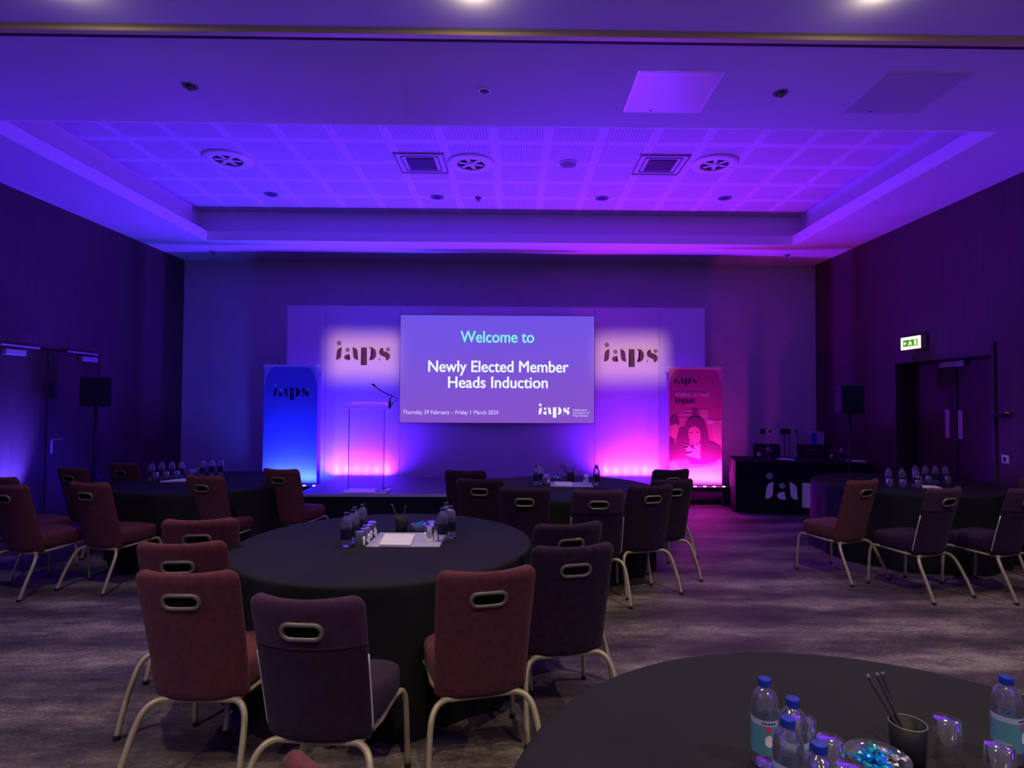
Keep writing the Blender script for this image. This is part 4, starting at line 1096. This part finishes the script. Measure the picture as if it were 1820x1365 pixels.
def arch(parent, zc, r, m, nm, y=-0.0035):
    """paler print in the two top corners, outside a rounded arch"""
    bm = bmesh.new()
    for s in (-1, 1):
        xo = s * (BW / 2 - 0.002); zt_ = BZ1 - 0.016
        c = bm.verts.new((xo, y, zt_)); cv = []
        for i in range(11):
            a = i / 10 * PI / 2
            cv.append(bm.verts.new((xo - s * r * (1 - math.cos(a)) * 1.0, y, zt_ - r * 2.0 * (1 - math.sin(a)))))
        for p, q in zip(cv[:-1], cv[1:]): bm.faces.new((c, p, q) if s < 0 else (c, q, p))
    obj(nm, bm, m, parent)
arch(bb, 0, 0.20, M['ban_blue_l'], 'corner_print')
logo(bb, (-0.275, -0.0025, 1.675), 0.565, (1, 0, 0), (0, -1, 0), M['logo_navy'], M['ban_blue_l'], 0.001)
pb = banner(2.865, 'tall pink roll up banner with a photo print, right of the stage', M['ban_pink'])
arch(pb, 0, 0.17, M['ban_pink_l'], 'corner_print')
def bp_(x, y): return ((x - 60) / 525.0 * BW - BW / 2, BZ1 - (y - 72) / 1193.0 * (BZ1 - 0.285))
logo(pb, (bp_(115, 0)[0], -0.0025, bp_(0, 232)[1]), 0.36, (1, 0, 0), (0, -1, 0), M['logo_navy'], M['ban_pink_l'], 0.001)
q = bp_(120, 360); text(pb, 'make a real', (q[0], -0.0035, q[1]), 0.118, M['ban_text_l'], 'slogan_text', bold=0.0008)
q = bp_(120, 432); text(pb, 'impact', (q[0], -0.0035, q[1]), 0.118, M['logo_navy'], 'slogan_text', bold=0.0012)
def shape(pts, m, layer, n=1):
    bm = bmesh.new()
    if n > 1:
        P = smooth_path([(p[0], p[1], 0) for p in pts] + [(pts[0][0], pts[0][1], 0)], n)[:-1]; pts = [(p.x, p.y) for p in P]
    pts = [(min(max(p[0], 61), 584), p[1]) for p in pts]
    prism(bm, [(bp_(*p)[0], -0.0025, bp_(*p)[1]) for p in pts], (0, -1, 0), 0.0006 * layer)
    obj('printed_picture', bm, M[m], pb)
shape([(60, 1000), (585, 1000), (585, 1300), (60, 1300)], 'ban_white', 1)
shape([(60, 610), (585, 610), (585, 1000), (60, 1000)], 'ban_pink_m', 1)
shape([(150, 540), (285, 535), (285, 556), (150, 560)], 'ban_pink_l', 1); shape([(160, 580), (440, 590), (440, 612), (160, 610)], 'ban_pink_l', 1)
shape([(375, 495), (445, 500), (460, 590), (372, 590)], 'ban_pink_l', 1); shape([(180, 515), (250, 495), (290, 500), (290, 520), (180, 525)], 'ban_pink_l', 1)
shape([(290, 485), (345, 490), (345, 560), (290, 565)], 'ban_plum', 2)
shape([(440, 600), (585, 605), (585, 640), (440, 640)], 'ban_white', 2)
shape([(75, 640), (150, 630), (158, 700), (130, 780), (90, 770), (72, 720)], 'ban_skin', 3, 4)
shape([(72, 650), (80, 590), (120, 555), (155, 590), (160, 655), (120, 640), (85, 660)], 'ban_plum', 4, 4)
shape([(61, 770), (110, 790), (135, 900), (140, 1010), (61, 1020)], 'ban_plum', 3)
shape([(160, 690), (225, 680), (262, 800), (245, 960), (160, 990), (125, 940), (135, 800)], 'ban_plum', 4, 4)
shape([(500, 610), (570, 600), (584, 650), (580, 860), (520, 830), (480, 700)], 'ban_pink_l', 3)
shape([(255, 900), (330, 830), (450, 815), (560, 860), (580, 960), (540, 1010), (400, 1045), (260, 1040), (240, 980)], 'ban_plum', 5, 4)
shape([(235, 760), (225, 650), (270, 590), (340, 578), (400, 610), (435, 700), (460, 840), (470, 930), (400, 935), (370, 850), (380, 740), (330, 670), (260, 690), (245, 790)], 'ban_plum', 8, 4)
shape([(250, 690), (300, 655), (370, 680), (385, 740), (365, 810), (325, 850), (285, 820), (255, 760)], 'ban_skin', 7, 4)
shape([(262, 730), (295, 725), (295, 733), (262, 737)], 'ban_plum', 9); shape([(330, 722), (362, 724), (362, 732), (330, 730)], 'ban_plum', 9)
shape([(295, 795), (335, 790), (318, 806)], 'ban_white', 9)
shape([(300, 850), (340, 860), (370, 830), (370, 990), (330, 940)], 'ban_white', 6)
shape([(205, 850), (250, 858), (310, 900), (370, 960), (372, 998), (330, 985), (240, 965), (228, 940), (270, 935), (225, 910), (232, 895), (205, 880), (245, 880)], 'ban_white', 9)
shape([(85, 990), (160, 1010), (250, 1000), (255, 1050), (180, 1060), (110, 1020)], 'ban_skin', 6, 4)
shape([(150, 1050), (260, 1040), (420, 1045), (540, 1020), (500, 1060), (300, 1085), (180, 1085)], 'ban_skin', 4, 4)

# ------------------------------------------------------------------ loudspeakers
def loudspeaker(x, y, rz, z0, h, w, lab_s, lab_t):
    t = thing('speaker_stand', (x, y, 0), rz, lab_t, 'speaker stand', 'tripod stands')
    obj('pole', T([(0, 0, 0.12), (0, 0, z0 - 0.001)], 0.017, seg=12), M['dark'], t, smooth=True)
    obj('collar', L([(0.03, 0.62), (0.03, 0.70)], seg=14), M['dark'], t)
    for i in range(3):
        a = i * 2 * PI / 3 + 0.5
        obj('leg', T([(0.02 * math.cos(a), 0.02 * math.sin(a), 0.66), (0.30 * math.cos(a), 0.30 * math.sin(a), 0.012)], 0.011, seg=8), M['dark'], t, smooth=True)
        obj('brace', T([(0.015 * math.cos(a), 0.015 * math.sin(a), 0.18), (0.20 * math.cos(a), 0.20 * math.sin(a), 0.24)], 0.007, seg=6), M['dark'], t, smooth=True)
    s = thing('loudspeaker', (x, y, z0), rz, lab_s, 'loudspeaker', 'black loudspeakers')
    obj('cabinet', B((0, 0, h / 2), (w, w * 0.85, h)), M['dark'], s, auto=0.012)
    obj('front_grille', B((0, -w * 0.425 - 0.004, h / 2), (w - 0.04, 0.008, h - 0.04)), M['grille'], s, auto=0.003)
loudspeaker(-5.36, 7.63, R(35), 1.53, 0.37, 0.33, 'black loudspeaker on a stand by the left doors', 'black tripod stand under the loudspeaker by the left doors')
loudspeaker(4.575, 8.04, R(-12), 1.475, 0.385, 0.30, 'black loudspeaker on a stand between the branded desk and the right doors', 'black tripod stand under the right loudspeaker')

# ------------------------------------------------------------------ exit sign and switches
t = thing('exit_sign', (XR, 7.72, 2.415), 0, 'lit green and white exit sign on the wall above the right double doors', 'exit sign')
obj('sign_housing', B((-0.0405, 0, 0), (0.08, 0.40, 0.175)), mat('sign_housing', (0.35, 0.25, 0.18), 0.5), t, auto=0.012)  # white housing; the dim light on it is put into the brown colour
obj('lit_face', B((-0.084, 0, 0), (0.008, 0.385, 0.165)), emis('sign_pale_glow', (1.0, 0.95, 0.58), 1.8), t, auto=0.003)
obj('green_field', B((-0.0885, 0.0, 0), (0.002, 0.29, 0.09)), emis('sign_green', (0.06, 0.30, 0.02), 0.9), t)
M['sg'] = emis('sign_symbol', (0.80, 0.95, 0.35), 1.0)
def sgn(pts, nm):
    bm = bmesh.new(); prism(bm, [(-0.0896, a, b) for (a, b) in pts], (-1, 0, 0), 0.0012); obj(nm, bm, M['sg'], t)
sgn([(0.135, 0.0), (0.105, 0.032), (0.105, 0.012), (0.075, 0.012), (0.075, -0.012), (0.105, -0.012), (0.105, -0.032)], 'arrow')
sgn([(-0.075, -0.035), (-0.125, -0.035), (-0.125, 0.038), (-0.075, 0.038)], 'door_symbol')
sgn([(0.035, 0.012), (0.012, 0.022), (-0.02, 0.016), (-0.035, -0.002), (-0.028, -0.006), (-0.012, 0.008), (-0.016, -0.012), (-0.04, -0.034), (-0.03, -0.038), (0.0, -0.014), (0.022, -0.036), (0.042, -0.036), (0.042, -0.030), (0.024, -0.028), (0.006, -0.004), (0.01, 0.008), (0.03, 0.004)], 'running_figure')
sgn([(-0.006 + 0.010 * math.cos(i * PI / 5), 0.034 + 0.010 * math.sin(i * PI / 5)) for i in range(10)], 'figure_head')
t = thing('door_release_unit', (XR, 6.30, 1.52), 0, 'small dark wall unit with a bright dot right of the right doors', 'wall control')
obj('unit_body', B((-0.02, 0, 0), (0.04, 0.13, 0.09)), M['grille'], t, auto=0.008)
obj('bright_button', L([(0.0, 0.0), (0.025, 0.0), (0.02, 0.008), (0, 0.01)], seg=16, cap=False), M['white'], t)
t.children[-1].rotation_euler = (0, -PI / 2, 0); t.children[-1].location = (-0.041, 0.035, -0.005)
t = thing('light_switch', (XR, 6.33, 1.02), 0, 'small pale light switch below the wall unit right of the right doors', 'switch')
obj('switch_plate', B((-0.005, 0, 0), (0.01, 0.09, 0.09)), M['white'], t, auto=0.003)
obj('rocker', B((-0.012, 0, 0), (0.006, 0.03, 0.045)), M['grille'], t)
